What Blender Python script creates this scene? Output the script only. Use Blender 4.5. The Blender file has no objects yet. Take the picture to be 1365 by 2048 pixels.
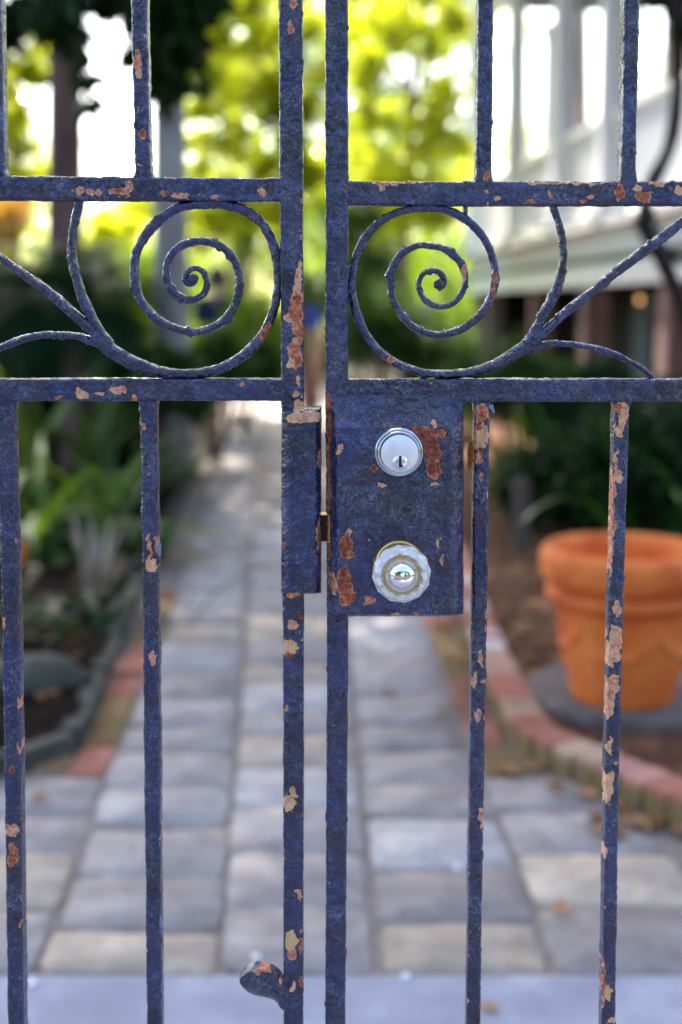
import bpy, bmesh, math, random
import numpy as np
from mathutils import Vector, Matrix

random.seed(7)
RNG = np.random.default_rng(11)
S = bpy.context.scene
COL = S.collection

# ------------------------------------------------------------------ camera, sky, sun, exposure
F = 2500.0                      # focal length in photograph pixels
CX, CY = 682.5, 852.0           # principal point (lens shifted down)
H = 1.25                        # camera height
PITCH = math.atan(237.0 / F)
G = 1.04                        # distance of the gate
cam_d = bpy.data.cameras.new('camera')
cam = bpy.data.objects.new('camera', cam_d)
COL.objects.link(cam)
cam.location = (0, 0, H)
cam.rotation_euler = (math.pi / 2 - PITCH, 0, 0)
cam_d.sensor_fit = 'AUTO'
cam_d.sensor_width = 36
cam_d.lens = F / 2048 * 36
cam_d.shift_y = -(1024 - CY) / 2048
cam_d.clip_start = 0.05
cam_d.clip_end = 600
cam_d.dof.use_dof = True
cam_d.dof.focus_distance = 1.032
cam_d.dof.aperture_fstop = 3.0
cam_d.dof.aperture_blades = 0
S.camera = cam

SUN_EL, SUN_AZ = math.radians(47), math.radians(-13)   # azimuth from +Y, negative = left
W = bpy.data.worlds.new('World'); S.world = W; W.use_nodes = True
wn = W.node_tree.nodes; wl = W.node_tree.links
sky = wn.new('ShaderNodeTexSky'); sky.sky_type = 'NISHITA'; sky.sun_disc = False
sky.sun_elevation = SUN_EL; sky.sun_rotation = SUN_AZ
sky.air_density = 1.0; sky.dust_density = 3.0; sky.ozone_density = 1.0
bg = wn['Background']; bg.inputs['Strength'].default_value = 0.15
wl.new(sky.outputs[0], bg.inputs[0])
sd = bpy.data.lights.new('sun', 'SUN'); sd.energy = 4.5; sd.angle = math.radians(0.6); sd.color = (1, .93, .8)
sun = bpy.data.objects.new('sun', sd); COL.objects.link(sun)
sdir = Vector((math.sin(SUN_AZ) * math.cos(SUN_EL), math.cos(SUN_AZ) * math.cos(SUN_EL), math.sin(SUN_EL)))
sun.rotation_euler = sdir.to_track_quat('Z', 'Y').to_euler()
sun.location = sdir * 60
S.view_settings.view_transform = 'Standard'
try: S.view_settings.look = 'None'
except Exception: pass
S.view_settings.exposure = 2.25
S.view_settings.gamma = 1
S.view_settings.use_curve_mapping = False
S.render.engine = 'CYCLES'
S.cycles.use_denoising = True
S.cycles.max_bounces = 10
S.cycles.transparent_max_bounces = 8
S.cycles.sample_clamp_indirect = 8

# ------------------------------------------------------------------ from picture measurements to metres
sp, cp = math.sin(PITCH), math.cos(PITCH)
def at(px, py, Y):
    """point at world depth Y that is seen at photograph pixel (px, py); works on arrays"""
    u = (np.asarray(px, float) - CX) / F; v = -(np.asarray(py, float) - CY) / F
    t = Y / (v * sp + cp)
    return np.stack([t * u, np.broadcast_to(Y, t.shape) + 0 * t, H + t * (v * cp - sp)], -1)
def on(px, py, z=0.0):
    u = (px - CX) / F; v = -(py - CY) / F
    t = (z - H) / (v * cp - sp)
    return Vector((t * u, t * (v * sp + cp), z))
def pix(X, Z, Y):
    """photograph pixel of a point"""
    dy = Y * cp - (Z - H) * sp; up = Y * sp + (Z - H) * cp
    return CX + F * X / dy, CY - F * up / dy
GA = math.atan((505 - CX) / F)             # the garden runs slightly to the left of the view
DV = Vector((math.sin(GA), math.cos(GA), 0)); RV = Vector((math.cos(GA), -math.sin(GA), 0))
def gp(L, D, z=0.0):
    return RV * L + DV * D + Vector((0, 0, z))
PXM = 1.0 / 2400                            # a photograph pixel at the gate, in metres

# ------------------------------------------------------------------ numeric noise
def _hash(ix, iy, iz, seed):
    h = (ix.astype(np.int64) * 374761393 + iy.astype(np.int64) * 668265263 + iz.astype(np.int64) * 2147483647 + seed * 1274126177) & 0x7fffffff
    h = ((h ^ (h >> 13)) * 1274126177) & 0x7fffffff
    h = (h ^ (h >> 16)) & 0x7fffffff
    return (h % 100003) / 100003.0
def vnoise(p, seed=0):
    p = np.asarray(p, float); i = np.floor(p); f = p - i; f = f * f * (3 - 2 * f)
    x, y, z = i[..., 0], i[..., 1], i[..., 2]; r = 0
    for a in (0, 1):
        for b in (0, 1):
            for c in (0, 1):
                w = (f[..., 0] if a else 1 - f[..., 0]) * (f[..., 1] if b else 1 - f[..., 1]) * (f[..., 2] if c else 1 - f[..., 2])
                r = r + w * _hash(x + a, y + b, z + c, seed)
    return r
def fbm(p, seed=0, n=3):
    r = 0; a = 1; s = 0
    for k in range(n):
        r = r + a * vnoise(np.asarray(p) * 2 ** k + 17.3 * k, seed + k); s += a; a *= .5
    return r / s
def sstep(a, b, x):
    t = np.clip((x - a) / (b - a), 0, 1); return t * t * (3 - 2 * t)

# ------------------------------------------------------------------ object helpers
def mesh_np(name, V, faces, mat=None, parent=None, smooth=True, attrs=None):
    """faces: int array (n,3) or (n,4)"""
    V = np.asarray(V, np.float32).reshape(-1, 3); faces = np.asarray(faces, np.int32); k = faces.shape[1]
    me = bpy.data.meshes.new(name)
    me.vertices.add(len(V)); me.vertices.foreach_set('co', V.ravel())
    me.loops.add(faces.size); me.loops.foreach_set('vertex_index', faces.ravel())
    me.polygons.add(len(faces))
    me.polygons.foreach_set('loop_start', np.arange(0, faces.size, k, dtype=np.int32))
    me.polygons.foreach_set('loop_total', np.full(len(faces), k, np.int32))
    me.polygons.foreach_set('use_smooth', np.full(len(faces), smooth))
    me.update(calc_edges=True)
    if attrs:
        for an, av in attrs.items():
            a = me.attributes.new(an, 'FLOAT', 'POINT'); a.data.foreach_set('value', np.asarray(av, np.float32).ravel())
    return link(name, me, mat, parent)
def world_of(o):
    r = o.matrix_parent_inverse @ o.matrix_basis
    return world_of(o.parent) @ r if o.parent is not None else o.matrix_basis.copy()
def link(name, me, mat=None, parent=None, loc=None):
    if mat is not None and not me.materials: me.materials.append(mat)
    o = bpy.data.objects.new(name, me); COL.objects.link(o)
    if parent is not None:
        o.parent = parent
        o.matrix_parent_inverse = world_of(parent).inverted()
    if loc is not None: o.location = loc
    return o
def thing(name, label, cat, loc=(0, 0, 0), group=None):
    o = bpy.data.objects.new(name, None); COL.objects.link(o); o.location = loc; o.empty_display_size = .1
    return tag(o, label, cat, group)
def tag(o, label=None, cat=None, group=None, kind=None):
    if label: o['label'] = label
    if cat: o['category'] = cat
    if group: o['group'] = group
    if kind: o['kind'] = kind
    return o
class MB:
    """collects simple shapes for one mesh"""
    def __init__(s): s.v = []; s.f = []; s.sm = []
    def add(s, V, Fs, smooth=False):
        b = len(s.v); s.v += [tuple(v) for v in V]; s.f += [tuple(i + b for i in f) for f in Fs]; s.sm += [smooth] * len(Fs)
    def box(s, c, sx, sy, sz, X=None, Y=None):
        X = Vector(X or (1, 0, 0)); Y = Vector(Y or (0, 1, 0)); Z = Vector((0, 0, 1)); c = Vector(c); V = []
        for k in (-1, 1):
            for a, b in ((-1, -1), (1, -1), (1, 1), (-1, 1)):
                V.append(c + X * (a * sx / 2) + Y * (b * sy / 2) + Z * (k * sz / 2))
        s.add(V, [(3, 2, 1, 0), (4, 5, 6, 7), (0, 1, 5, 4), (1, 2, 6, 5), (2, 3, 7, 6), (3, 0, 4, 7)])
    def gbox(s, L0, L1, D0, D1, z0, z1):
        s.box(gp((L0 + L1) / 2, (D0 + D1) / 2, (z0 + z1) / 2), abs(L1 - L0), abs(D1 - D0), z1 - z0, RV, DV)
    def lathe(s, c, prof, n=32, axis='Z', fun=None, smooth=True, ph=0):
        c = Vector(c); V = []; m = len(prof)
        for j, (r, h) in enumerate(prof):
            for i in range(n):
                a = 2 * math.pi * (i + ph) / n; rr = r * (fun(a, j) if fun else 1)
                V.append(c + (Vector((rr * math.cos(a), rr * math.sin(a), h)) if axis == 'Z' else Vector((rr * math.cos(a), -h, rr * math.sin(a)))))
        Fs = [(j * n + i, j * n + (i + 1) % n, (j + 1) * n + (i + 1) % n, (j + 1) * n + i) for j in range(m - 1) for i in range(n)]
        if prof[0][0] > 1e-6: Fs.append(tuple(range(n))[::-1])
        if prof[-1][0] > 1e-6: Fs.append(tuple((m - 1) * n + i for i in range(n)))
        s.add(V, Fs, smooth)
    def tube(s, pts, rad, n=8, smooth=True):
        pts = [Vector(p) for p in pts]; m = len(pts); V = []
        ref = Vector((0.3, 0.2, 1)).normalized()
        for i, p in enumerate(pts):
            t = (pts[min(i + 1, m - 1)] - pts[max(i - 1, 0)]).normalized()
            if abs(t.dot(ref)) > .95: ref = Vector((1, .1, 0)).normalized()
            a = t.cross(ref).normalized(); b = t.cross(a)
            r = rad[i] if hasattr(rad, '__len__') else rad
            for k in range(n):
                q = 2 * math.pi * k / n; V.append(p + a * (r * math.cos(q)) + b * (r * math.sin(q)))
        Fs = [(j * n + i, j * n + (i + 1) % n, (j + 1) * n + (i + 1) % n, (j + 1) * n + i) for j in range(m - 1) for i in range(n)]
        Fs += [tuple(range(n))[::-1], tuple((m - 1) * n + i for i in range(n))]
        s.add(V, Fs, smooth)
    def build(s, name, mat, parent=None, loc=None):
        me = bpy.data.meshes.new(name); me.from_pydata([tuple(v) for v in s.v], [], s.f)
        me.polygons.foreach_set('use_smooth', s.sm); me.update()
        bm = bmesh.new(); bm.from_mesh(me); bmesh.ops.recalc_face_normals(bm, faces=bm.faces); bm.to_mesh(me); bm.free()
        return link(name, me, mat, parent, loc)
def catmull(P, step):
    P = np.asarray(P, float); P = np.vstack([2 * P[0] - P[1], P, 2 * P[-1] - P[-2]]); out = []
    for i in range(1, len(P) - 2):
        p0, p1, p2, p3 = P[i - 1], P[i], P[i + 1], P[i + 2]
        n = max(2, int(np.linalg.norm(p2[:2] - p1[:2]) / step)); t = np.linspace(0, 1, n, endpoint=False)[:, None]
        out.append(.5 * ((2 * p1) + (-p0 + p2) * t + (2 * p0 - 5 * p1 + 4 * p2 - p3) * t ** 2 + (-p0 + 3 * p1 - 3 * p2 + p3) * t ** 3))
    out.append(P[-2][None]); return np.vstack(out)

# ------------------------------------------------------------------ materials
def mat(name):
    m = bpy.data.materials.new(name); m.use_nodes = True; nt = m.node_tree
    return m, nt, nt.nodes['Principled BSDF'], nt.nodes['Material Output']
def N(nt, t, **kw):
    n = nt.nodes.new(t)
    for k, v in kw.items():
        if k.startswith('i_'):
            key = k[2:]; key = int(key) if key.isdigit() else key
            n.inputs[key].default_value = v
        else: setattr(n, k, v)
    return n
def ramp(nt, stops):
    r = nt.nodes.new('ShaderNodeValToRGB'); e = r.color_ramp.elements
    while len(e) < len(stops): e.new(.5)
    for x, (p, c) in zip(e, stops): x.position = p; x.color = (*c, 1) if len(c) == 3 else c
    return r
def noise(nt, scale, detail=4, coord=None, rough=.6, sc=None, dist=0):
    n = N(nt, 'ShaderNodeTexNoise'); n.inputs['Distortion'].default_value = dist; n.inputs['Scale'].default_value = scale; n.inputs['Detail'].default_value = detail; n.inputs['Roughness'].default_value = rough
    if coord is not None:
        if sc is not None:
            mp = N(nt, 'ShaderNodeMapping'); mp.inputs['Scale'].default_value = sc; nt.links.new(coord, mp.inputs[0]); coord = mp.outputs[0]
        nt.links.new(coord, n.inputs['Vector'])
    return n
def surf(name, stops, scale, rough=.8, bump=.3, bscale=None, bdist=.01, tint=0, detail=5, sc=None, spec=.3, rstops=None, extra=None):
    """noise-coloured rough surface; tint = strength of per-object brightness change"""
    m, nt, b, o = mat(name); tc = N(nt, 'ShaderNodeTexCoord').outputs['Object']
    n = noise(nt, scale, detail, tc, sc=sc); r = ramp(nt, stops); nt.links.new(n.outputs['Fac'], r.inputs[0]); c = r.outputs[0]
    if tint:
        oi = N(nt, 'ShaderNodeObjectInfo'); mr = N(nt, 'ShaderNodeMapRange'); mr.inputs[3].default_value = 1 - tint; mr.inputs[4].default_value = 1 + tint
        nt.links.new(oi.outputs['Random'], mr.inputs[0])
        hs = N(nt, 'ShaderNodeHueSaturation'); nt.links.new(mr.outputs[0], hs.inputs['Value']); nt.links.new(c, hs.inputs['Color']); c = hs.outputs[0]
    nt.links.new(c, b.inputs['Base Color']); b.inputs['Roughness'].default_value = rough; b.inputs['Specular IOR Level'].default_value = spec
    n2 = noise(nt, bscale or scale * 4, 6, tc, sc=sc); bu = N(nt, 'ShaderNodeBump'); bu.inputs['Strength'].default_value = bump; bu.inputs['Distance'].default_value = bdist
    nt.links.new(n2.outputs['Fac'], bu.inputs['Height']); nt.links.new(bu.outputs[0], b.inputs['Normal'])
    return m
def paint_material():
    m, nt, b, o = mat('flaking_navy_paint'); L = nt.links
    tc = N(nt, 'ShaderNodeTexCoord').outputs['Object']
    chip = N(nt, 'ShaderNodeAttribute', attribute_name='chip').outputs['Fac']
    tone = N(nt, 'ShaderNodeAttribute', attribute_name='tone').outputs['Fac']
    def math_(op, a, c2=None, c3=None):
        n = N(nt, 'ShaderNodeMath', operation=op)
        for i, x in enumerate((a, c2, c3)):
            if x is None: continue
            if isinstance(x, (int, float)): n.inputs[i].default_value = x
            else: L.new(x, n.inputs[i])
        return n.outputs[0]
    def sm(x, lo, hi):
        q = N(nt, 'ShaderNodeMapRange', interpolation_type='SMOOTHSTEP'); q.inputs[1].default_value = lo; q.inputs[2].default_value = hi; L.new(x, q.inputs[0]); return q.outputs[0]
    nf = noise(nt, 340, 6, tc, .75).outputs['Fac']
    c = math_('ADD', chip, math_('MULTIPLY', math_('SUBTRACT', nf, .5), .55))
    mr = N(nt, 'ShaderNodeMapRange', interpolation_type='SMOOTHSTEP'); mr.inputs[1].default_value = .48; mr.inputs[2].default_value = .53; L.new(c, mr.inputs[0]); mask = mr.outputs[0]
    # paint colour: uneven navy; pale chalky scuffs partly stand in for glints
    r1 = ramp(nt, [(.28, (.0009, .0022, .015)), (.5, (.0026, .0072, .054)), (.75, (.010, .023, .13))]); L.new(math_('ADD', noise(nt, 70, 6, tc, .7).outputs['Fac'], math_('MULTIPLY', math_('SUBTRACT', noise(nt, 13, 3, tc, .6).outputs['Fac'], .5), .9)), r1.inputs[0])
    sc_ = ramp(nt, [(.60, (0, 0, 0)), (.74, (1, 1, 1))]); L.new(noise(nt, 330, 5, tc, .75).outputs['Fac'], sc_.inputs[0])
    mx0 = N(nt, 'ShaderNodeMix', data_type='RGBA'); L.new(math_('MULTIPLY', sc_.outputs[0], .13), mx0.inputs[0]); L.new(r1.outputs[0], mx0.inputs[6]); mx0.inputs[7].default_value = (.24, .26, .42, 1)
    # rust and old primer
    rn = math_('ADD', math_('MULTIPLY', math_('SUBTRACT', noise(nt, 210, 5, tc, .75).outputs['Fac'], .5), 1.9), tone)
    r2 = ramp(nt, [(0, (.07, .015, .012)), (.25, (.21, .035, .014)), (.42, (.40, .085, .02)), (.6, (.56, .21, .12)), (.8, (.70, .36, .25)), (1, (.75, .45, .2))]); L.new(math_('ADD', rn, math_('MULTIPLY', math_('SUBTRACT', 1, sm(c, .52, .66)), .30)), r2.inputs[0])
    # dark lip round each chip
    lip = N(nt, 'ShaderNodeMapRange'); lip.inputs[1].default_value = .40; lip.inputs[2].default_value = .49; L.new(c, lip.inputs[0])
    mx1 = N(nt, 'ShaderNodeMix', data_type='RGBA'); L.new(math_('MULTIPLY', lip.outputs[0], .4), mx1.inputs[0]); mx1.inputs[7].default_value = (.02, .012, .02, 1)
    mx = N(nt, 'ShaderNodeMix', data_type='RGBA'); L.new(mask, mx.inputs[0]); L.new(mx1.outputs[2], mx.inputs[6]); L.new(r2.outputs[0], mx.inputs[7])
    L.new(mx.outputs[2], b.inputs['Base Color'])
    rr = N(nt, 'ShaderNodeMapRange'); rr.inputs[3].default_value = .13; rr.inputs[4].default_value = .85; L.new(mask, rr.inputs[0]); L.new(rr.outputs[0], b.inputs['Roughness'])
    b.inputs['Specular IOR Level'].default_value = .7
    b.inputs['Coat Weight'].default_value = .3; b.inputs['Coat Roughness'].default_value = .08
    # relief: brush lumps, crinkles, crackle
    def ridge(scale, dist, det=2):
        n_ = noise(nt, scale, det, tc, .55, dist=dist).outputs['Fac']
        return math_('SUBTRACT', 1, math_('MULTIPLY', math_('ABSOLUTE', math_('SUBTRACT', n_, .5)), 5.0))
    patchy = N(nt, 'ShaderNodeMapRange'); patchy.inputs[1].default_value = .40; patchy.inputs[2].default_value = .62; L.new(noise(nt, 28, 3, tc).outputs['Fac'], patchy.inputs[0])
    rg = math_('MAXIMUM', ridge(150, 1.6), 0); rg2 = math_('MAXIMUM', ridge(95, .8, 3), 0)
    hgt = math_('ADD', math_('ADD', math_('MULTIPLY', noise(nt, 170, 2, tc).outputs['Fac'], 1.2), math_('MULTIPLY', noise(nt, 75, 2, tc, .5).outputs['Fac'], 3.4)), math_('MULTIPLY', math_('ADD', rg, math_('MULTIPLY', rg2, .6)), math_('MULTIPLY', math_('ADD', patchy.outputs[0], .12), .50)))
    # pale worn flecks on raised crinkles painted as glints, pits darkened like shaded crevices
    fl_ = math_('MULTIPLY', math_('MULTIPLY', sm(rg, .62, .92), patchy.outputs[0]), sm(noise(nt, 60, 4, tc, .7).outputs['Fac'], .42, .62))
    mxf = N(nt, 'ShaderNodeMix', data_type='RGBA'); L.new(math_('MULTIPLY', fl_, .45), mxf.inputs[0]); L.new(mx0.outputs[2], mxf.inputs[6]); mxf.inputs[7].default_value = (.22, .25, .42, 1)
    pit = sm(noise(nt, 210, 3, tc, .6).outputs['Fac'], .62, .72)
    mxp = N(nt, 'ShaderNodeMix', data_type='RGBA'); L.new(math_('MULTIPLY', pit, .45), mxp.inputs[0]); L.new(mxf.outputs[2], mxp.inputs[6]); mxp.inputs[7].default_value = (.003, .004, .012, 1)
    L.new(mxp.outputs[2], mx1.inputs[6])
    hgt = math_('SUBTRACT', hgt, math_('MULTIPLY', pit, .5))
    vo = N(nt, 'ShaderNodeTexVoronoi', feature='DISTANCE_TO_EDGE'); vo.inputs['Scale'].default_value = 75
    wv = N(nt, 'ShaderNodeVectorMath', operation='MULTIPLY_ADD'); L.new(noise(nt, 60, 4, tc).outputs['Color'], wv.inputs[0]); wv.inputs[1].default_value = (.03, .03, .03); L.new(tc, wv.inputs[2]); L.new(wv.outputs[0], vo.inputs['Vector'])
    cr = N(nt, 'ShaderNodeMapRange'); cr.inputs[1].default_value = 0; cr.inputs[2].default_value = .05; L.new(vo.outputs['Distance'], cr.inputs[0])
    ck = ramp(nt, [(.5, (0, 0, 0)), (.62, (1, 1, 1))]); L.new(noise(nt, 22, 3, tc).outputs['Fac'], ck.inputs[0])
    hgt = math_('SUBTRACT', hgt, math_('MULTIPLY', math_('MULTIPLY', math_('SUBTRACT', 1, cr.outputs[0]), ck.outputs[0]), .5))
    hgt = math_('SUBTRACT', hgt, math_('MULTIPLY', mask, .55))
    bu = N(nt, 'ShaderNodeBump'); bu.inputs['Strength'].default_value = 1; bu.inputs['Distance'].default_value = .0017; L.new(hgt, bu.inputs['Height']); L.new(bu.outputs[0], b.inputs['Normal'])
    return m
def leaf_material(name, dark, light, trans, tw=.45, rough=.45, spec=.2):
    m, nt, b, o = mat(name); L = nt.links
    t = N(nt, 'ShaderNodeAttribute', attribute_name='tint').outputs['Fac']
    r = ramp(nt, [(0, dark), (1, light)]); L.new(t, r.inputs[0]); L.new(r.outputs[0], b.inputs['Base Color'])
    b.inputs['Roughness'].default_value = rough; b.inputs['Specular IOR Level'].default_value = spec
    tr = N(nt, 'ShaderNodeBsdfTranslucent'); r2 = ramp(nt, [(0, tuple(.55 * c for c in trans)), (1, trans)]); L.new(t, r2.inputs[0]); L.new(r2.outputs[0], tr.inputs[0])
    mx = N(nt, 'ShaderNodeMixShader'); mx.inputs[0].default_value = tw; L.new(b.outputs[0], mx.inputs[1]); L.new(tr.outputs[0], mx.inputs[2]); L.new(mx.outputs[0], o.inputs['Surface'])
    return m
def plain(name, col, rough=.5, metal=0, spec=.5, **kw):
    m, nt, b, o = mat(name); b.inputs['Base Color'].default_value = (*col, 1); b.inputs['Roughness'].default_value = rough; b.inputs['Metallic'].default_value = metal; b.inputs['Specular IOR Level'].default_value = spec
    for k, v in kw.items(): b.inputs[k].default_value = v
    return m

M = {}
M['paint'] = paint_material()
M['stone_grey'] = surf('bluestone', [(.3, (.20, .165, .148)), (.5, (.285, .238, .215)), (.7, (.385, .328, .295))], 9, .7, .6, 60, .006, .22)
M['stone_pale'] = surf('pale_bluestone', [(.3, (.27, .232, .215)), (.5, (.36, .315, .292)), (.7, (.46, .41, .38))], 8, .75, .5, 60, .006, .16)
M['stone_tan'] = surf('tan_sandstone', [(.3, (.26, .20, .15)), (.5, (.37, .29, .22)), (.7, (.49, .40, .30))], 8, .8, .5, 55, .006, .18)
M['mortar'] = surf('sandy_joint', [(.3, (.17, .13, .105)), (.7, (.30, .245, .21))], 30, .95, .5, 120, .01)
M['pavement'] = surf('slate_pavement', [(.3, (.22, .21, .25)), (.55, (.29, .28, .32)), (.75, (.37, .36, .40))], 6, .75, .5, 60, .006)
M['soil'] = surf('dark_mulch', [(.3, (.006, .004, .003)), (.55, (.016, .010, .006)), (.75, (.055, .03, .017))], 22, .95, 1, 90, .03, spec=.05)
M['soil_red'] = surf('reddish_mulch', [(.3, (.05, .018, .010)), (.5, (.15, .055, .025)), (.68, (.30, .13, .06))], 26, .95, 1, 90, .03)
M['ground'] = surf('earth_and_moss', [(.3, (.02, .016, .011)), (.6, (.04, .035, .018)), (.8, (.04, .055, .018))], 1.2, .95, 1, 20, .05)
M['brick'] = surf('worn_red_brick', [(.28, (.20, .07, .045)), (.55, (.34, .125, .08)), (.75, (.46, .21, .14))], 14, .9, .6, 90, .005, .3)
M['brick_pale'] = surf('limewashed_brick', [(.28, (.34, .17, .12)), (.5, (.48, .28, .21)), (.72, (.56, .44, .37))], 18, .9, .6, 90, .005, .2)
M['brick_pier'] = surf('faded_pinkish_brick', [(.28, (.20, .12, .11)), (.55, (.32, .21, .19)), (.75, (.42, .31, .29))], 14, .9, .6, 90, .005, .2)
M['brick_moss'] = surf('mossy_brick', [(.3, (.20, .08, .045)), (.5, (.22, .14, .05)), (.7, (.16, .14, .05))], 10, .95, .6, 90, .005, .3)
M['kerb_stone'] = surf('dark_slate_edging', [(.3, (.035, .035, .026)), (.55, (.06, .06, .045)), (.75, (.13, .12, .09))], 9, .8, .6, 70, .008, .25)
M['terracotta'] = surf('terracotta', [(.3, (.42, .07, .016)), (.48, (.70, .15, .026)), (.62, (.78, .21, .045)), (.76, (.78, .36, .16))], 6, .7, .35, 60, .003)
M['concrete'] = surf('grey_concrete', [(.3, (.09, .07, .06)), (.7, (.18, .145, .125))], 12, .9, .5, 80, .005)
M['white'] = surf('white_house_paint', [(.3, (.80, .81, .85)), (.7, (.87, .87, .89))], 3, .45, .1, 40, .002)
M['ceil'] = surf('porch_ceiling_paint', [(.3, (.10, .14, .17)), (.7, (.15, .19, .22))], 3, .6, .1, 40, .002)
M['fascia'] = surf('weathered_fascia_paint', [(.3, (.66, .65, .67)), (.7, (.78, .77, .77))], 3, .6, .2, 40, .003)
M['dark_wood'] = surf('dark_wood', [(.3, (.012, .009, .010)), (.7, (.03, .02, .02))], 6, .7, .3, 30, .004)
M['shutter'] = surf('shutter_paint', [(.3, (.016, .02, .02)), (.7, (.03, .035, .035))], 6, .5, .2, 30, .004)
M['door_blue'] = surf('blue_grey_door_paint', [(.3, (.10, .13, .20)), (.7, (.15, .19, .27))], 6, .5, .2, 30, .004)
M['house_wall'] = surf('lime_stucco', [(.3, (.34, .30, .28)), (.7, (.46, .41, .37))], 3, .9, .3, 30, .006)
M['roof'] = surf('roof_metal', [(.3, (.08, .08, .09)), (.7, (.13, .13, .14))], 3, .6, .2, 20, .004)
M['bark_dark'] = surf('dark_bark', [(.3, (.10, .055, .052)), (.55, (.19, .115, .11)), (.75, (.27, .18, .17))], 6, .95, 1, 24, .04, sc=(1, 1, .3))
M['bark_pale'] = surf('pale_bark', [(.3, (.22, .20, .19)), (.55, (.33, .31, .30)), (.75, (.42, .40, .39))], 6, .9, .6, 20, .02, sc=(1, 1, .4))
M['bark_vine'] = surf('vine_bark', [(.3, (.02, .013, .013)), (.7, (.05, .034, .032))], 8, .95, 1, 30, .02)
M['post_wood'] = surf('weathered_wood', [(.3, (.06, .042, .032)), (.7, (.13, .095, .075))], 10, .9, .6, 50, .006, sc=(1, 1, .2))
M['silver'] = plain('satin_nickel', (.78, .78, .80), .30, 1)
M['nickel_face'] = surf('brushed_nickel', [(.3, (.78, .77, .80)), (.7, (.88, .87, .90))], 60, .42, .1, 900, .0002)
M['nickel_face'].node_tree.nodes['Principled BSDF'].inputs['Metallic'].default_value = .35
M['chrome'] = plain('tarnished_chrome', (.62, .70, .80), .16, 1)
M['brass'] = plain('worn_brass', (.70, .45, .16), .28, 1)
M['keyway'] = plain('keyway_black', (.004, .004, .004), .6)
M['glass'] = surf('pressed_glass', [(.30, (.62, .36, .14)), (.38, (.90, .80, .66)), (.46, (.95, .94, .93)), (.8, (.97, .97, .98))], 240, .05, .8, 330, .002, spec=1.0, detail=3)
M['glass'].node_tree.nodes['Principled BSDF'].inputs['Transmission Weight'].default_value = .30
M['glass'].node_tree.nodes['Principled BSDF'].inputs['Coat Weight'].default_value = .8
M['mercury'] = plain('mirrored_glass', (.93, .93, .97), .08, 1)
M['foil'] = surf('silvered_backing', [(.33, (.75, .45, .18)), (.42, (.95, .90, .82)), (.7, (.97, .97, .98))], 260, .15, 1, 420, .006)
M['foil'].node_tree.nodes['Principled BSDF'].inputs['Metallic'].default_value = .85
LF = {}
LF['evergreen'] = leaf_material('evergreen_leaf', (.008, .022, .007), (.02, .05, .012), (.05, .10, .012), .25, .5)
LF['yellow'] = leaf_material('yellow_green_leaf', (.05, .11, .006), (.20, .24, .010), (.74, .82, .02), .65, .22, .5)
LF['lime'] = leaf_material('lime_green_leaf', (.03, .09, .008), (.09, .16, .01), (.42, .62, .015), .6, .25, .5)
LF['mid'] = leaf_material('garden_leaf', (.010, .038, .009), (.035, .09, .014), (.09, .19, .012), .35)
LF['orange'] = leaf_material('orange_leaf', (.14, .08, .015), (.22, .13, .02), (.8, .45, .05), .6)
LF['olive'] = leaf_material('olive_leaf', (.05, .05, .012), (.12, .085, .02), (.25, .17, .03), .4)
LF['strap'] = leaf_material('strap_leaf', (.022, .075, .010), (.11, .19, .020), (.2, .34, .02), .3, .5)
LF['strap_dark'] = leaf_material('dark_strap_leaf', (.005, .028, .007), (.04, .12, .018), (.08, .22, .02), .3, .5)
LF['broad'] = leaf_material('broad_pale_leaf', (.07, .12, .03), (.20, .26, .07), (.2, .28, .04), .3, .55)
LF['dry'] = leaf_material('dry_blade', (.30, .25, .19), (.50, .43, .34), (.25, .2, .12), .2, .7)
LF['litter'] = leaf_material('fallen_leaf', (.18, .075, .022), (.45, .24, .11), (.3, .14, .04), .15, .8)
LF['palm'] = leaf_material('palm_leaf', (.006, .025, .010), (.014, .055, .018), (.03, .09, .02), .2, .5, .12)

# ------------------------------------------------------------------ ground, pavement, path
def sheet(name, outline, z, mt, sub=1):
    me = bpy.data.meshes.new(name); me.from_pydata([(p[0], p[1], z) for p in outline], [], [tuple(range(len(outline)))]); me.update()
    return link(name, me, mt)
gr = sheet('ground', [(-150, -60), (150, -60), (150, 300), (-150, 300)], -.03, M['ground']); tag(gr, kind='structure')
YF = on(0, 1950).y                      # where the pavement slabs meet the path stones
pv = MB(); x = -6.0
pave = sheet('pavement', [(-6, -6), (6, -6), (6, YF - .006), (-6, YF - .006)], -.012, M['mortar']); tag(pave, kind='structure')
xs = [-4.2, -2.6, -1.05, 1.2, 2.7, 4.3]
for j in range(5):
    y1 = YF - .008 - j * 1.1; y0 = y1 - 1.092
    for a, b_ in zip(xs[:-1], xs[1:]):
        q = MB(); q.box(((a + b_) / 2, (y0 + y1) / 2, -.014), b_ - a - .008, y1 - y0 - .0, .036)
        if j < 3: q.build('paving_slab', M['pavement'], pave)

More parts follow.
